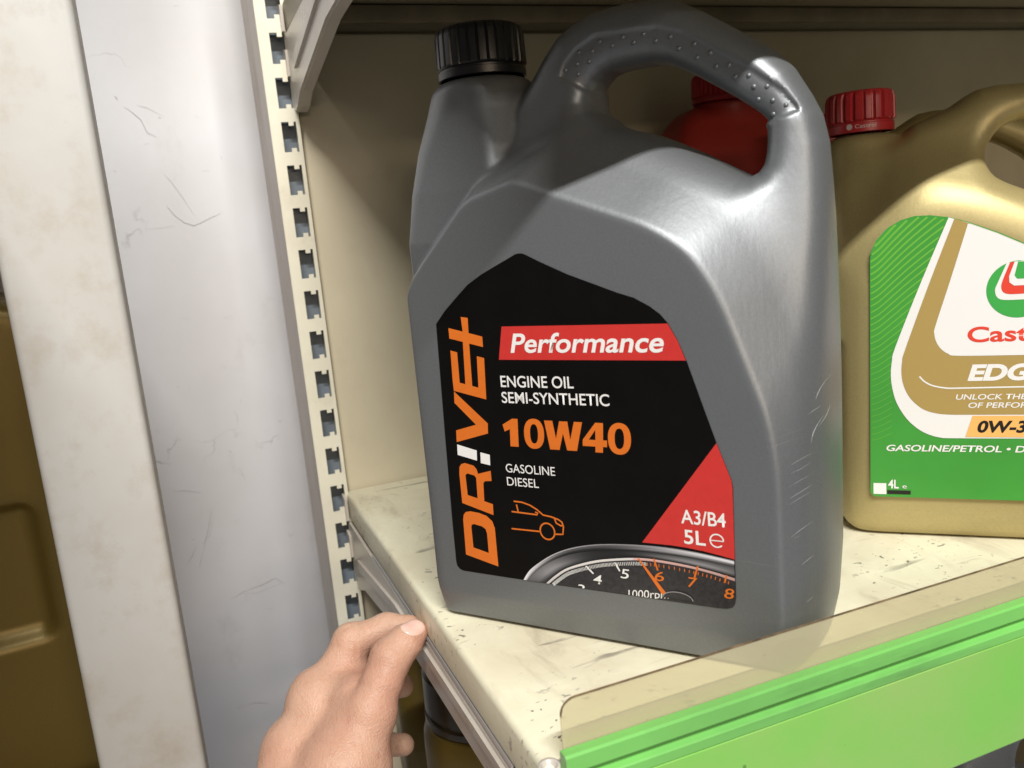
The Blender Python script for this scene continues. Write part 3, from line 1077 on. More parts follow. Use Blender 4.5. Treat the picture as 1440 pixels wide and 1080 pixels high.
ps.append(poly2d("x", [(18.8, 64.5), (18.9, 79.7), (19.4, 83.4), (20.6, 85.0), (22.8, 85.7), (27.8, 84.7), (29.4, 83.0), (30.0, 80.6), (37.5, 82.7), (37.5, 77.5), (33.6, 77.1), (32.6, 76.0), (32.1, 66.6), (36.9, 65.5), (36.7, 59.8)], 1, OR, lab,
                 holes=[[(22.5, 79.5), (23.7, 80.4), (27.7, 79.6), (28.7, 78.4), (28.3, 67.8), (22.6, 69.0)]]))
ps.append(poly2d("x", [(17.8, 36.8), (18.3, 55.6), (18.9, 58.2), (20.4, 59.9), (23.3, 60.5), (28.3, 60.1), (32.5, 59.0), (35.6, 56.5), (36.7, 53.0), (36.6, 32.7)], 1, OR, lab,
                 holes=[[(22.8, 41.2), (22.8, 52.1), (23.2, 53.4), (24.7, 53.9), (29.3, 53.1), (31.2, 51.9), (31.8, 49.7), (31.7, 39.3)]]))
merge("lettering", ps, OR, lab)
ps = [poly2d("x", p, 1, M['label_white'], lab) for p in ([(19.4, 95.1), (30.6, 92.6), (30.2, 87.4), (19.1, 89.7)], [(32.6, 91.8), (37.9, 90.8), (37.6, 85.5), (32.3, 86.3)])]
merge("lettering", ps, M['label_white'], lab)
# car outline
ps = [stroke2d("x", p, 0.75, 1, OR, lab) for p in (
    [(49.0, 68.1), (53.5, 68.0), (57.8, 66.9), (61.5, 65.0), (64.6, 62.6), (68.9, 62.1), (72.6, 61.1), (74.4, 60.0), (75.0, 57.8), (74.4, 53.9), (70.0, 53.5)],
    [(47.3, 62.7), (61.4, 62.4), (61.9, 63.2), (60.4, 63.7)], [(46.4, 53.8), (62.3, 54.0)], [(50.4, 66.6), (51.0, 62.9)],
    [(70.6, 61.4), (71.3, 59.2), (73.7, 58.1), (74.6, 58.4)])]
ps.append(stroke2d("x", [(66.2 + 3.9 * math.cos(a), 54.5 + 4.1 * math.sin(a)) for a in np.linspace(0, 2 * math.pi, 33)[:-1]], 0.75, 1, OR, lab, closed=True))
merge("car_icon", ps, OR, lab)
# red corner
poly2d("red_corner", [(150.1, 102.6), (154.8, 89.4), (155.8, 86.6), (156.1, 83.5), (155.75, 51.5), (149, 52.7), (142.0, 53.7), (135, 54.4), (128.2, 54.7), (114.2, 54.5)], 1, M['label_red'], lab)
text2d("lettering", "A3/B4", 133.0, 65.6, 19.6, 6.3, 2, M['label_white'], lab, bold=0.012)
text2d("lettering", "5L", 133.9, 56.3, 9.6, 6.5, 2, M['label_white'], lab, bold=0.014)
# estimated sign: an open e
ex, ez, er = 148.4, 59.2, 2.9
arc = [(ex + er * math.cos(a), ez + er * math.sin(a)) for a in np.linspace(0.05, 2 * math.pi - 0.75, 26)]
ps = [stroke2d("x", arc, 0.62, 2, M['label_white'], lab), stroke2d("x", [(ex - er, ez), (ex + er, ez)], 0.45, 2.2, M['label_white'], lab)]
merge("estimated_sign", ps, M['label_white'], lab)

# rev counter print
g0 = [(50.5, 27.6), (54.5, 33.1), (60.9, 38.3), (68.2, 43.1), (77.0, 47.1), (87.4, 50.1), (98.4, 51.9), (114.1, 53.2), (128.3, 53.4), (141.9, 52.6), (155.5, 51.0)]
g1 = [(53.0, 27.6), (56.8, 31.9), (62.9, 36.9), (69.9, 41.0), (78.7, 44.6), (88.1, 47.1), (98.2, 49.0), (113.1, 50.3), (128.1, 50.4), (141.8, 49.7), (155.5, 48.2)]
g2 = [(63.2, 27.6), (67.7, 31.7), (73.8, 36.2), (80.8, 39.5), (90.2, 42.8), (99.6, 44.9), (110.2, 46.6), (119.6, 47.1), (133.6, 46.4), (145.5, 44.9), (155.5, 43.0)]
g3 = [(65.3, 27.6), (69.5, 31.2), (75.1, 35.3), (81.9, 38.3), (90.9, 41.4), (99.5, 43.4), (110.1, 45.1), (119.5, 45.6), (133.5, 44.9), (145.4, 43.4), (155.5, 41.2)]


def dense(p, m=6):
    p = np.array(p, float)
    t = np.arange(len(p))
    tt = np.linspace(0, len(p) - 1, (len(p) - 1) * m + 1)
    # smooth interpolation (Catmull-Rom)
    out = []
    for x in tt:
        i = min(int(x), len(p) - 2); s_ = x - i
        p0, p1, p2, p3 = p[max(i - 1, 0)], p[i], p[i + 1], p[min(i + 2, len(p) - 1)]
        out.append(0.5 * ((2 * p1) + (-p0 + p2) * s_ + (2 * p0 - 5 * p1 + 4 * p2 - p3) * s_ ** 2 + (-p0 + 3 * p1 - 3 * p2 + p3) * s_ ** 3))
    return [tuple(q) for q in out]


G0, G1, G2, G3 = dense(g0), dense(g1), dense(g2), dense(g3)
N = len(G0)
lerp = lambda P, Q, t: [(a[0] * (1 - t) + b[0] * t, a[1] * (1 - t) + b[1] * t) for a, b in zip(P, Q)]
base_y = 27.6
poly2d("dial_face", [(p[0], p[1]) for p in G0] + [(155.5, 34), (155.0, 31), (153.8, 29.3), (151.5, 28.4), (148, 28.1)], 1, M['dial_dark'], lab)


def ringcols(f_, lo, hi, ph, fr):
    out = []
    for i in range(N):
        t = i / (N - 1)
        b = lo + (hi - lo) * (0.5 + 0.5 * math.sin(ph + fr * t)) ** 2
        out.append(f_(b, t))
    return out


cool = lambda b, t: (b * 0.95, b * 0.93, b)
strip2d("dial_rim", G0, lerp(G0, G1, 0.16), 2, M['print'], lab, cols=ringcols(cool, 0.25, 0.65, 1.2, 5), colsB=ringcols(cool, 0.3, 0.75, 1.2, 5))
strip2d("dial_rim", lerp(G0, G1, 0.16), lerp(G0, G1, 0.55), 2, M['print'], lab, cols=ringcols(cool, 0.10, 0.85, 1.6, 6.5), colsB=ringcols(cool, 0.06, 0.55, 1.1, 7))
strip2d("dial_rim", lerp(G0, G1, 0.55), G1, 2, M['print'], lab, cols=ringcols(cool, 0.03, 0.42, 1.1, 8), colsB=ringcols(cool, 0.005, 0.03, 1.6, 5))
strip2d("dial_bezel", G1, lerp(G1, G2, 0.55), 2, M['print'], lab, cols=ringcols(cool, 0.01, 0.16, 0.6, 6), colsB=ringcols(cool, 0.02, 0.28, 0.0, 9))
strip2d("dial_bezel", lerp(G1, G2, 0.55), lerp(G1, G2, 0.9), 2, M['print'], lab, cols=ringcols(cool, 0.02, 0.28, 0.0, 9), colsB=ringcols(cool, 0.004, 0.03, 1.0, 4))
redc = lambda b, t: (b, b * (0.95 if t < 0.6 else 0.62), b * (0.95 if t < 0.6 else 0.58))
strip2d("dial_ring", G2, lerp(G2, G3, 0.75), 2.5, M['print'], lab, cols=ringcols(redc, 0.35, 0.75, 0.6, 2.2), colsB=ringcols(redc, 0.25, 0.6, 0.6, 2.2))
# ticks
tk_w, tk_r = [], []
G3d = dense(g3, 12)
for i in range(4, len(G3d) - 3, 1):
    p = Vector(G3d[i]); q = Vector(G3d[i + 1]); t_ = (q - p).normalized(); nrm = Vector((t_.y, -t_.x))
    ii = i
    L_ = 1.7
    wd = 0.28
    if p.x < 116:
        tk_w.append((p + nrm * 0.35, p + nrm * (0.35 + L_), wd))
    elif i % 2 == 0:
        tk_r.append((p + nrm * 0.45, p + nrm * (0.45 + 1.5), 0.34))
for px, pz, dx, dz in ((85.3, 39.5, 3.6, -3.4), (100.2, 43.2, 2.2, -4.0)):
    tk_w.append((Vector((px, pz)), Vector((px + dx, pz + dz)), 0.8))
for px, pz, dx, dz in ((119.3, 47.4, 1.6, -5.4), (139.5, 46.5, -1.8, -5.6), (152, 44.0, -1.0, -3.6)):
    tk_r.append((Vector((px, pz)), Vector((px + dx, pz + dz)), 0.8))
for nm, tks, mt in (("dial_ticks", tk_w, M['label_white']), ("dial_ticks", tk_r, M['label_orange'])):
    vv, ff = [], []
    for a, b, w_ in tks:
        d_ = (b - a).normalized(); sd = Vector((-d_.y, d_.x)) * w_ / 2
        k = len(vv)
        for c in (a + sd, a - sd, b - sd, b + sd):
            vv.append((c.x / 1000, lay(3), c.y / 1000))
        ff.append((k, k + 1, k + 2, k + 3))
    link(nm, mesh_from(vv, ff), mt, lab)
for ch, u_, z_, mt in (("4", 88.6, 31.2, 'label_white'), ("5", 102.6, 35.9, 'label_white'), ("6", 119.2, 37.0, 'label_orange'), ("7", 134.6, 36.2, 'label_orange'), ("8", 150.6, 33.3, 'label_orange')):
    text2d("lettering", ch, u_, z_, 4.4, 4.6, 3, M[mt], lab, bold=0.004, shear=0.15)


def crop_below(o, z_mm):
    bm_ = bmesh.new(); bm_.from_mesh(o.data)
    bmesh.ops.bisect_plane(bm_, geom=bm_.verts[:] + bm_.edges[:] + bm_.faces[:], plane_co=(0, 0, z_mm / 1000), plane_no=(0, 0, 1), clear_inner=True)
    bm_.to_mesh(o.data); bm_.free()


crop_below(text2d("lettering", "1000rpm", 105.8, 26.6, 20.0, 3.8, 3, M['label_white'], lab, bold=0.0, shear=0.2, rot=0.13), 28.1)
crop_below(text2d("lettering", "3", 79.6, 25.2, 4.2, 4.4, 3, M['label_white'], lab, bold=0.004, shear=0.15), 27.9)
poly2d("dial_needle", [(111.6, 46.6), (112.5, 46.6), (124.4, 31.6), (122.4, 30.6)], 4, M['label_orange'], lab)
hub = [(129.6 + 7.0 * math.cos(a), 29.6 + 3.4 * math.sin(a)) for a in np.linspace(0.0, math.pi, 24)]
poly2d("dial_hub", [(p[0], max(p[1], 28.1)) for p in hub], 5, M['dial_dark'], lab)
stroke2d("dial_hub_edge", [p for p in hub if p[1] > 28.3], 0.35, 6, M['trim'], lab)

# ================================================================== THE GOLD JUG WITH THE GREEN LABEL
A2 = (0.3451, 0.3730, 0.0)
YAW2 = math.radians(-42.2)
sil2 = [(-5, -20), (-5, 0), (-8, 8), (-9.5, 30), (-9.5, 120), (-9.5, 180), (-6, 205), (8, 222), (30, 231), (36, 236), (45, 239.5), (55, 244), (62, 249), (69, 253), (79, 254.5), (95, 254), (125, 248), (150, 236), (168, 218), (179, 195), (185, 165), (187, 100), (187, 30), (185, 8), (182, 0), (182, -20)]
hole2 = chaikin([(72, 214), (73.5, 206), (78, 200), (94, 192), (128, 175), (146, 167), (153, 172), (154, 184), (146, 203), (128, 219), (110, 229), (94, 232.5), (81.5, 229), (75.5, 222)], 1)
planes2 = [(8, 100, -1, 0, 1.0), (20, 176, -0.72, 0.69, 0.8), (46, 196, 0.05, 1.0, 0.9), (86, 181, 0.45, 0.9, 0.95), (140, 150, 0.75, 0.66, 0.95), (170, 80, 1, 0, 1.2), (80, 22, 0, -1, 0.16)]
colm2 = dict(uc=9.5, z=[120, 160, 190, 212, 226, 233], A=[19, 19, 19, 19, 18.5, 17.5], B=[34, 36, 31, 24, 20, 18], r=[8, 12, 15, 17, 18, 17.5], top=233.0, k=8)
gm = jug_mesh(sil2, hole2, planes2, 48.0, 15.0, colm2, 1.7, 5.0, 12.0, uspan=(0, 187), ridge=9.0, blend=(9.0, 9.0), web_r=9.0, web_k=16, base_k=9.0, base_in=3.0, base_z=12)


def gold_jug(loc, rz, label_txt, mat, with_label=True, capmat=None, scale=1.0, group=None, cat="oil jug", name="oil_jug"):
    g = empty(name, loc, rz)
    g.scale = (scale,) * 3
    me_ = gm if mat is M['gold'] else gm.copy()
    if mat is not M['gold']:
        me_.materials.clear(); me_.materials.append(mat)
    link("jug_body", me_, mat, g)
    c = ribbed_cap("cap", 18.6, 233.6, 257.0, capmat or M['red_cap'], g, 9.5, 48, ribs=22, skirt=5.5, rib=0.8, duty=0.62)
    tag(g, label_txt, cat, group)
    return g, c


gj, gcap = gold_jug(A2, YAW2, "gold oil jug with green and white label and red ribbed cap", M['gold'])
# print on the cap band
def cap_text(body, parent, r, cx, cy, a0, z, hgt, width, mat):
    o = text2d("cap_lettering", body, 0, 0, width, hgt, 0, mat, parent, bold=0.004)
    for v_ in o.data.vertices:
        a = a0 + v_.co.x * 1000 / r
        rr = (r + 0.12) / 1000
        v_.co = (cx / 1000 + rr * math.cos(a), cy / 1000 + rr * math.sin(a), z / 1000 + v_.co.z)
    return o


cap_text("Castrol", gcap, 18.6, 9.5, 48, math.radians(-100), 235.7, 2.1, 11.5, M['red_print_grey'])
bm = bmesh.new()
aa = math.radians(-109)
bmesh.ops.create_circle(bm, cap_ends=True, segments=16, radius=0.0017, matrix=Matrix.Translation(((9.5 + 18.75 * math.cos(aa)) / 1000, (48 + 18.75 * math.sin(aa)) / 1000, 0.2368)) @ Matrix.Rotation(aa + math.pi / 2, 4, 'Z') @ Matrix.Rotation(math.pi / 2, 4, 'X'))
link("cap_emblem", bm_mesh(bm), M['red_print_grey'], gcap)

LAB2 = [(11.6, 28.5), (12.0, 100), (12.4, 162.0), (13.0, 167.2), (15.6, 173.1), (21.2, 179.4), (28.0, 183.2), (34.8, 184.8), (42.1, 184.6), (52.1, 182.6), (59.9, 179.8), (74.1, 173.3), (86.3, 166.7), (112, 152), (136, 134), (152, 116), (160, 98), (163, 80), (163.5, 28.5), (161.5, 26.2), (13.5, 26.2)]
lab2 = poly2d("label", LAB2, 0, M['label_green'], gj)
tag(lab2, "green, white and gold front label")
# fine lighter rays fanning over the green
ps = []
def inside(poly, a, b):
    c_ = False
    for (x1, y1), (x2, y2) in zip(poly, poly[1:] + poly[:1]):
        if (y1 > b) != (y2 > b) and a < (x2 - x1) * (b - y1) / (y2 - y1) + x1:
            c_ = not c_
    return c_


for i in range(40):
    zc_ = 58 + i * 3.5
    ctl = [(12.5, zc_ + 2), (17, zc_ + 3.2 + i * 0.07), (24, zc_ + 7 + i * 0.19), (32, zc_ + 12.5 + i * 0.27), (42, zc_ + 19 + i * 0.34), (52, zc_ + 25 + i * 0.4)]
    seg = []
    for (a, b) in dense(ctl, 10):
        lim = 51.1 - (182.7 - b) * (51.1 - 25.0) / (182.7 - 113.6) if b > 113.6 else 23.5
        if a < lim - 0.25 and inside(LAB2, a - 0.3, b + 0.5):
            seg.append((a, b))
    if len(seg) > 3:
        w_ = 0.28 + 0.85 * min(1, max(0, (i - 8) / 22))
        ps.append(stroke2d("x", seg, w_, 1, M['label_green_light'], lab2))
merge("green_rays", ps, M['label_green_light'], lab2)
wo = dense([(51.1, 182.7), (37.5, 148), (25.0, 113.6), (23.3, 105.8), (22.7, 97.9), (23.5, 90.0), (25.6, 82.0), (29.9, 73.9), (34.8, 68.3), (40.4, 64.3), (47.4, 61.9), (55.7, 61.5), (88.5, 61.6)], 4)
wi = dense([(53.8, 181.8), (41.5, 147), (29.9, 111.9), (28.5, 105.7), (28.1, 99.4), (28.9, 93.1), (31.3, 86.7), (34.8, 81.9), (39.7, 77.9), (45.9, 75.8), (52.8, 75.1), (60, 75.0), (88.2, 75.0)], 4)
sh_ = [(158, 61.6), (160, 70), (161, 98), (152, 114.5), (136, 132.5), (112, 150.5)]
poly2d("white_swoosh", wo + [(150, 61.6), (160.5, 66), (161, 92), (158, 100), (151, 115), (135.5, 133.3), (111.8, 151.2), (86.2, 166.1), (74.0, 172.7), (60.0, 179.3)], 2, M['label_white'], lab2)
poly2d("gold_field", wi + [(146, 75.0), (154, 82), (156, 96), (148, 113), (133.5, 132.8), (111.4, 151.0), (86.0, 166.0), (73.9, 172.6), (59.9, 179.2)], 3, M['label_gold'], lab2)
wf = [(60.1, 178.6)] + dense([(59.9, 177.5), (52, 149), (45.1, 125.2), (44.5, 120.6), (45.5, 116.0), (47.8, 112.1), (51.2, 109.4), (56.6, 108.0), (87.5, 107.6)], 4)
poly2d("white_field", wf + [(138, 107.6), (147, 112), (133, 132.4), (111.2, 150.9), (85.9, 165.9), (73.9, 172.5), (61.5, 178.3)], 4, M['label_white'], lab2)
stroke2d("white_line", dense([(37.2, 96.9), (39.7, 94.0), (43.8, 91.6), (50.0, 90.2), (56.8, 90.0), (87.9, 90.3), (140, 90.3)], 4), 0.8, 4, M['label_white'], lab2)
poly2d("peach_panel", [(63.6, 74.4), (150, 74.4), (148, 62.4), (60.2, 62.4)], 4, M['label_peach'], lab2)
# round emblem
cx_, cz_, cr_ = 84.2, 142.8, 15.0
poly2d("emblem", [(cx_ + cr_ * math.cos(a), cz_ + cr_ * math.sin(a)) for a in np.linspace(0, 2 * math.pi, 49)[:-1]], 5, M['logo_green'], lab2)
poly2d("emblem_band", [(78.6, 156.8)] + dense([(78.3, 156.5), (74.5, 146.8), (73.3, 143.3), (74.0, 139.5), (77.2, 137.5), (86.9, 137.3)], 4) + [(95, 137.3), (98.5, 141), (98.9, 146), (97, 150.5), (92, 155.5), (86, 157.6)], 6, M['label_white'], lab2)
poly2d("emblem_band", [(80.5, 157.2)] + dense([(79.9, 156.9), (76.6, 147.5), (76.2, 143.6), (77.5, 141.3), (80.5, 140.4), (86.8, 140.4)], 4) + [(94, 140.4), (97, 143.5), (96.5, 150), (91.5, 155.5), (86, 157.3)], 7, M['logo_red'], lab2)
poly2d("emblem_band", [(82.0, 157.4), (79.6, 149.8), (79.8, 146.6), (82, 144.8), (92, 144.8), (94.5, 148), (93.5, 152.6), (90.0, 156.1), (86, 157.4)], 8, M['label_white'], lab2)
poly2d("emblem_band", [(83.6, 157.3), (82.1, 150.2), (83.3, 148.4), (91, 148.2), (91.5, 152.5), (88.5, 156.2), (86, 157.2)], 9, M['logo_green'], lab2)
text2d("lettering", "Castrol", 60.6, 115.2, 46.0, 8.4, 5, M['logo_red'], lab2, bold=0.022)
text2d("lettering", "EDGE", 60.8, 93.9, 38.5, 9.1, 4, M['label_white'], lab2, bold=0.045, shear=0.22)
text2d("lettering", "UNLOCK THE VERY BEST", 55.3, 83.5, 61.0, 3.0, 4, M['label_white'], lab2, bold=0.012, shear=0.18)
text2d("lettering", "OF PERFORMANCE", 61.4, 78.8, 47.5, 3.0, 4, M['label_white'], lab2, bold=0.012, shear=0.18)
text2d("lettering", "0W-30", 66.0, 64.9, 29.0, 6.7, 5, M['ink_black'], lab2, bold=0.035, shear=0.2)
text2d("lettering", "GASOLINE/PETROL \u2022 DIESEL", 20.2, 53.7, 84.0, 3.7, 2, M['label_white'], lab2, bold=0.018, shear=0.18)
text2d("lettering", "4L", 21.0, 31.4, 5.6, 5.2, 2, M['label_white'], lab2, bold=0.02)
text2d("lettering", "e", 28.5, 31.6, 2.2, 2.6, 2, M['label_white'], lab2, bold=0.0)
poly2d("white_square", [(13.2, 34.4), (20.0, 34.4), (20.0, 27.8), (13.2, 27.8)], 2, M['label_white'], lab2)
poly2d("code_strip", [(20.5, 30.3), (32.8, 30.3), (32.8, 28.0), (20.5, 28.0)], 2, M['ink_black'], lab2)

# second gold jug behind it, a red jug behind the grey one
gold_jug((0.416, 0.480, 0.0), YAW2, "dark gold jug behind the green-labelled one, handle showing", M['gold'])

# ------------------------------------------------------------------ yellow-gold jug beyond the post, lower left
xs = np.arange(-6, 190, 2.0); ys = np.arange(-6, 120, 2.0); zs = np.arange(-6, 405, 2.0)
X3, Y3, Z3 = np.meshgrid(xs, ys, zs, indexing='ij')


def rbox(X, Y, Z, c, hs, r):
    q = [np.abs(a - b) - (h - r) for a, b, h in zip((X, Y, Z), c, hs)]
    return np.sqrt(sum(np.maximum(a, 0) ** 2 for a in q)) + np.minimum(np.maximum(np.maximum(q[0], q[1]), q[2]), 0) - r


fb = rbox(X3, Y3, Z3, (92, 56, 178), (90, 54, 178), 22)
sh1 = (Z3 * 0.86 + np.abs(X3 - 92) * 0.5) - 333
fb = smax(fb, sh1, 18)
fb = smin(fb, np.maximum(np.hypot(X3 - 60, Y3 - 56) - 26, np.abs(Z3 - 350) - 22), 20)
rec = rbox(X3, Y3, Z3, (86, 0, 166), (64, 10, 46), 9)
fb = smax(fb, -rec, 8)
ym = sdf_mesh(fb, (xs[0], ys[0], zs[0]), 2.0)
yj = empty("oil_jug", (-0.262, 0.60, -0.165), math.radians(6))
link("jug_body", ym, M['gold_shaded'], yj)
ribbed_cap("cap", 22, 372.5, 395, M['black_cap'], yj, 60, 56, ribs=24)
tag(yj, "shaded yellow-gold jug half hidden by the post at far left", "oil jug")
# red jug behind the grey one
xs = np.arange(-6, 166, 2.0); ys = np.arange(-6, 96, 2.0); zs = np.arange(-6, 292, 2.0)
X3, Y3, Z3 = np.meshgrid(xs, ys, zs, indexing='ij')
fb = rbox(X3, Y3, Z3, (78, 44, 140), (77, 43, 139), 16)
for cx_, sx_ in ((20, -1), (96, 1)):
    fb = smax(fb, (sx_ * (X3 - cx_) * 0.80 + (Z3 - 279) * 0.60), 10)
fb = smax(fb, np.abs(Y3 - 44) * 0.85 + (Z3 - 262) * 0.5 - 24, 12)
fb = smin(fb, np.maximum(np.hypot(X3 - 58, Y3 - 44) - 25, np.abs(Z3 - 268) - 14), 6)
rj = empty("oil_jug", (0.3765, 0.573, 0.0), math.radians(-8))
link("jug_body", sdf_mesh(fb, (xs[0], ys[0], zs[0]), 2.0), M['red_plastic'], rj)
ribbed_cap("cap", 27, 282.3, 306, M['red_cap'], rj, 58, 44, ribs=40, skirt=4)
tag(rj, "red jug seen through the grey jug's handle", "oil jug")
# neighbouring bay's shelf under the yellow-gold jug, and an added shading tray
ls = empty("shelf", (0, 0, 0))
box("shelf_tray", -0.62, -0.105, 0.30, 0.735, -0.190, -0.1665, M['cream_shaded'], ls, bev=0.003)
box("shelf_tray", -0.62, -0.100, 0.20, 0.735, 0.245, 0.268, M['cream_shaded'], ls, bev=0.003)  # unseen upper tray, added to shade the yellow-gold jug
tag(ls, "neighbouring bay's shelf under the yellow-gold jug", "shelf")

# ------------------------------------------------------------------ dark capped gold bottle on the lower shelf
M['brown_cap'] = plain("dark_brown_cap", (0.028, 0.021, 0.011), 0.3, var=0.2)
bt = empty("bottle", (0.148, 0.50, -0.339))


def lathe(name, prof, mat, parent, N=48):
    v, f = [], []
    for r_, z_ in prof:
        for i in range(N):
            a = 2 * math.pi * i / N
            v.append((r_ * math.cos(a), r_ * math.sin(a), z_))
    for j in range(len(prof) - 1):
        for i in range(N):
            i2 = (i + 1) % N
            f.append((j * N + i, j * N + i2, (j + 1) * N + i2, (j + 1) * N + i))
    o = link(name, mesh_from(v, f), mat, parent)
    shade(o, 35)
    return o


lathe("bottle_body", [(0.001, 0), (0.040, 0.0), (0.043, 0.004), (0.043, 0.190), (0.0425, 0.200), (0.040, 0.206), (0.036, 0.208), (0.001, 0.208)], M['gold_shaded'], bt)
lathe("cap", [(0.039, 0.2085), (0.0405, 0.209), (0.0405, 0.213), (0.0385, 0.2135), (0.0385, 0.2165), (0.040, 0.217), (0.0395, 0.240), (0.037, 0.243), (0.001, 0.243)], M['brown_cap'], bt)
tag(bt, "gold bottle with dark cap in the gloom below the shelf", "bottle")

bt.scale = (1, 1, 1.055)
gold_jug((0.112, 0.555, -0.3395), math.radians(-6), "gold jug coloured dark for the shade beneath the shelf, behind the hand", M['gold_shaded'])
gold_jug((0.315, 0.285, -0.3395), math.radians(-12), "blue-grey jug below the green strip at the lower right corner", M['blue_grey'], capmat=M['black_cap'])

# ================================================================== THE HAND
HJ = dict(
    t4=(0.0924, 0.4327, -0.0184), t3=(0.0855, 0.4298, -0.0212), t2=(0.0757, 0.4269, -0.0272), t1b=(0.068, 0.4213, -0.037), t1=(0.0589, 0.4167, -0.0498), t0=(0.0409, 0.4074, -0.0758),
    i1=(0.0377, 0.4502, -0.0528), i2=(0.0605, 0.4607, -0.028), i3=(0.0809, 0.4601, -0.0253), i4=(0.0940, 0.4533, -0.0243),
    m1=(0.033, 0.4783, -0.0894), m2=(0.0652, 0.4922, -0.0789), m3=(0.0800, 0.4853, -0.0754), m4=(0.0895, 0.4752, -0.072),
    r1=(0.0271, 0.492, -0.1239), r2=(0.0557, 0.5065, -0.1225), r3=(0.0735, 0.4932, -0.1179), r4=(0.0865, 0.4803, -0.115),
    p1=(0.0272, 0.4949, -0.1523), p2=(0.0472, 0.5101, -0.1581), p3=(0.0664, 0.499, -0.1556), p4=(0.0773, 0.4892, -0.1514),
    w=(0.0054, 0.4038, -0.1059), w2=(-0.0041, 0.3899, -0.1383), f=(-0.0186, 0.32, -0.1881), web=(0.0558, 0.461, -0.0461), mc=(0.0229, 0.4384, -0.0741), web2=(0.0562, 0.4281, -0.0467))
HJ = {k: np.array(v) * 1000 for k, v in HJ.items()}
h = 1.15
allp = np.array(list(HJ.values()))
lo = allp.min(0) - 45; hi = allp.max(0) + 30
lo[1] = max(lo[1], 290)
xs = np.arange(lo[0], hi[0], h); ys = np.arange(lo[1], hi[1], h); zs = np.arange(lo[2], hi[2], h)
X3, Y3, Z3 = [a.astype(np.float32) for a in np.meshgrid(xs, ys, zs, indexing='ij')]


def cone(a, b, ra, rb, sq=None):
    a = HJ[a]; b = HJ[b]
    e = b - a
    t = np.clip(((X3 - a[0]) * e[0] + (Y3 - a[1]) * e[1] + (Z3 - a[2]) * e[2]) / (e @ e), 0, 1)
    ts = t * t * (3 - 2 * t)
    return np.sqrt((X3 - a[0] - e[0] * t) ** 2 + (Y3 - a[1] - e[1] * t) ** 2 + (Z3 - a[2] - e[2] * t) ** 2) - (ra + (rb - ra) * ts)


def chain(names, rad, k=4.0):
    f_ = None
    for (a, b), (ra, rb) in zip(zip(names, names[1:]), zip(rad, rad[1:])):
        c = cone(a, b, ra, rb)
        f_ = c if f_ is None else smin(f_, c, k)
    return f_


thumb = chain(['t0', 't1', 't1b', 't2', 't3', 't4'], [20, 14.2, 10.8, 10.7, 9.3, 6.8], 4)
index = chain(['i1', 'i2', 'i3', 'i4'], [11.8, 9.8, 8.4, 6.6], 4)
middle = chain(['m1', 'm2', 'm3', 'm4'], [12.5, 10.0, 8.6, 7.2], 3)
ring = chain(['r1', 'r2', 'r3', 'r4'], [12.0, 9.4, 8.2, 6.8], 3)
pinky = chain(['p1', 'p2', 'p3', 'p4'], [11.0, 8.2, 7.2, 6.0], 3)
palm = smin(cone('i1', 'mc', 12.0, 20.5), cone('mc', 'w', 20.5, 29), 8)
for c in (cone('m1', 'w', 12.5, 25), cone('r1', 'w', 12, 24), cone('p1', 'w', 11, 23), cone('w', 'w2', 30, 28), cone('w2', 'f', 28, 34), cone('i1', 'r1', 11.5, 12.5), cone('i1', 'p1', 11.5, 12), cone('i1', 'm1', 12, 12), cone('m1', 'r1', 12, 11.5), cone('r1', 'p1', 11.5, 10.5), cone('t0', 'i1', 15, 10), cone('t0', 'w', 20, 25), cone('i1', 'web', 11.5, 9.0), cone('web', 'i2', 9.0, 8.5), cone('web', 'web2', 8.5, 10.0), cone('web2', 't0', 10.0, 18)):
    palm = smin(palm, c, 12)
dt2 = np.sqrt((X3 - HJ['t2'][0]) ** 2 + (Y3 - HJ['t2'][1]) ** 2 + (Z3 - HJ['t2'][2]) ** 2)
thumb_k = (1.6 + 9.0 * np.clip((dt2 - 24) / 26, 0, 1)).astype(np.float32)
fh = smin(palm, index, 4)
fh = smin(fh, thumb, thumb_k)
for c, k in ((middle, 4), (ring, 4), (pinky, 4)):
    fh = smin(fh, c, k)


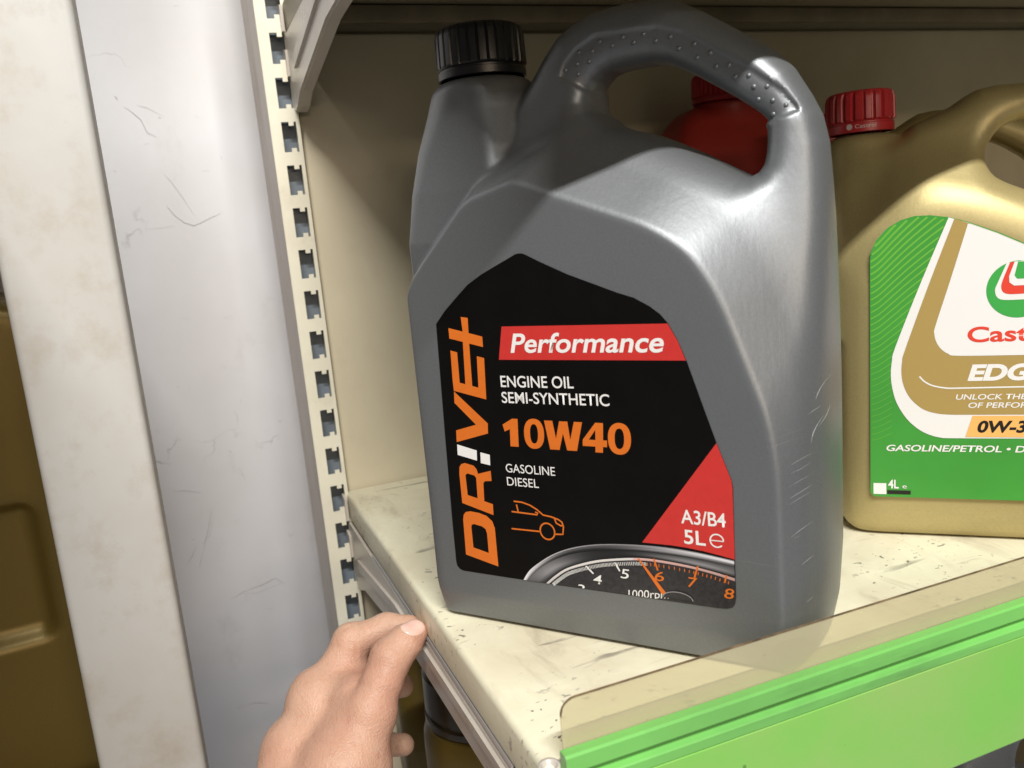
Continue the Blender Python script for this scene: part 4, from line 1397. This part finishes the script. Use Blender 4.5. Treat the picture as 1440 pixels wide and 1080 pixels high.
def wrinkle(joint, nxt, amp, wl, sig, off=0.0):
    a = HJ[joint]; e = HJ[nxt] - a; e = e / np.linalg.norm(e)
    s_ = (X3 - a[0]) * e[0] + (Y3 - a[1]) * e[1] + (Z3 - a[2]) * e[2] - off
    dd = np.sqrt((X3 - a[0]) ** 2 + (Y3 - a[1]) ** 2 + (Z3 - a[2]) ** 2)
    wob = 0.9 * np.sin(X3 * 0.55 + Z3 * 0.4)
    return amp * np.exp(-(s_ / sig) ** 2) * np.exp(-(dd / 16) ** 4) * np.sin((s_ + wob) * 2 * math.pi / wl)


fh = fh + wrinkle('t2', 't3', 0.30, 2.9, 4.2) + wrinkle('i2', 'i3', 0.30, 3.0, 4.5) + wrinkle('i3', 'i4', 0.18, 2.6, 3.0) + 0.28 * np.sin(X3 * 0.21 + 1.3 * np.sin(Z3 * 0.13)) * np.sin(Z3 * 0.17 + Y3 * 0.12)
hm = sdf_mesh(fh, (xs[0], ys[0], zs[0]), h)
hand = empty("person", (0, 0, 0))
link("hand", hm, M['skin'], hand)
tag(hand, "bare left hand pinching the shelf's side edge with thumb and forefinger", "person")
# thumbnail: a curved plate laid on the thumb's back
ht = bvh_of(hm)
tip = Vector(HJ['t4']) / 1000; t3v = Vector(HJ['t3']) / 1000
ax = (tip - t3v).normalized()
view = (Vector((0, 0, 0.2)) - tip).normalized()
nrm = (view + Vector((0, 0, 1.1)))
nrm = (nrm - ax * nrm.dot(ax)).normalized()
sidev = ax.cross(nrm).normalized()
ctr = tip - ax * 0.0012
NU, NV = 18, 14
vv, ff = [], []
for i in range(NU + 1):
    for j in range(NV + 1):
        a = -1 + 2 * i / NU; b = -1 + 2 * j / NV
        aa = a * math.sqrt(max(0, 1 - b * b * 0.5)); bb = b * math.sqrt(max(0, 1 - a * a * 0.38))
        p = ctr + ax * aa * 0.0068 + sidev * bb * 0.0060
        hit = ht.ray_cast(p + nrm * 0.03, -nrm)
        q_ = hit[0] if hit[0] else p
        edge = max(abs(a), abs(b))
        vv.append(q_ + nrm * (0.00045 if edge < 0.95 else -0.0003))
for i in range(NU):
    for j in range(NV):
        k = i * (NV + 1) + j
        ff.append((k, k + 1, k + NV + 2, k + NV + 1))
bm = bmesh.new(); bm.from_mesh(mesh_from(vv, ff))
me = bm_mesh(bm)
no = link("thumbnail", me, M['nail'], hand, smooth=True)
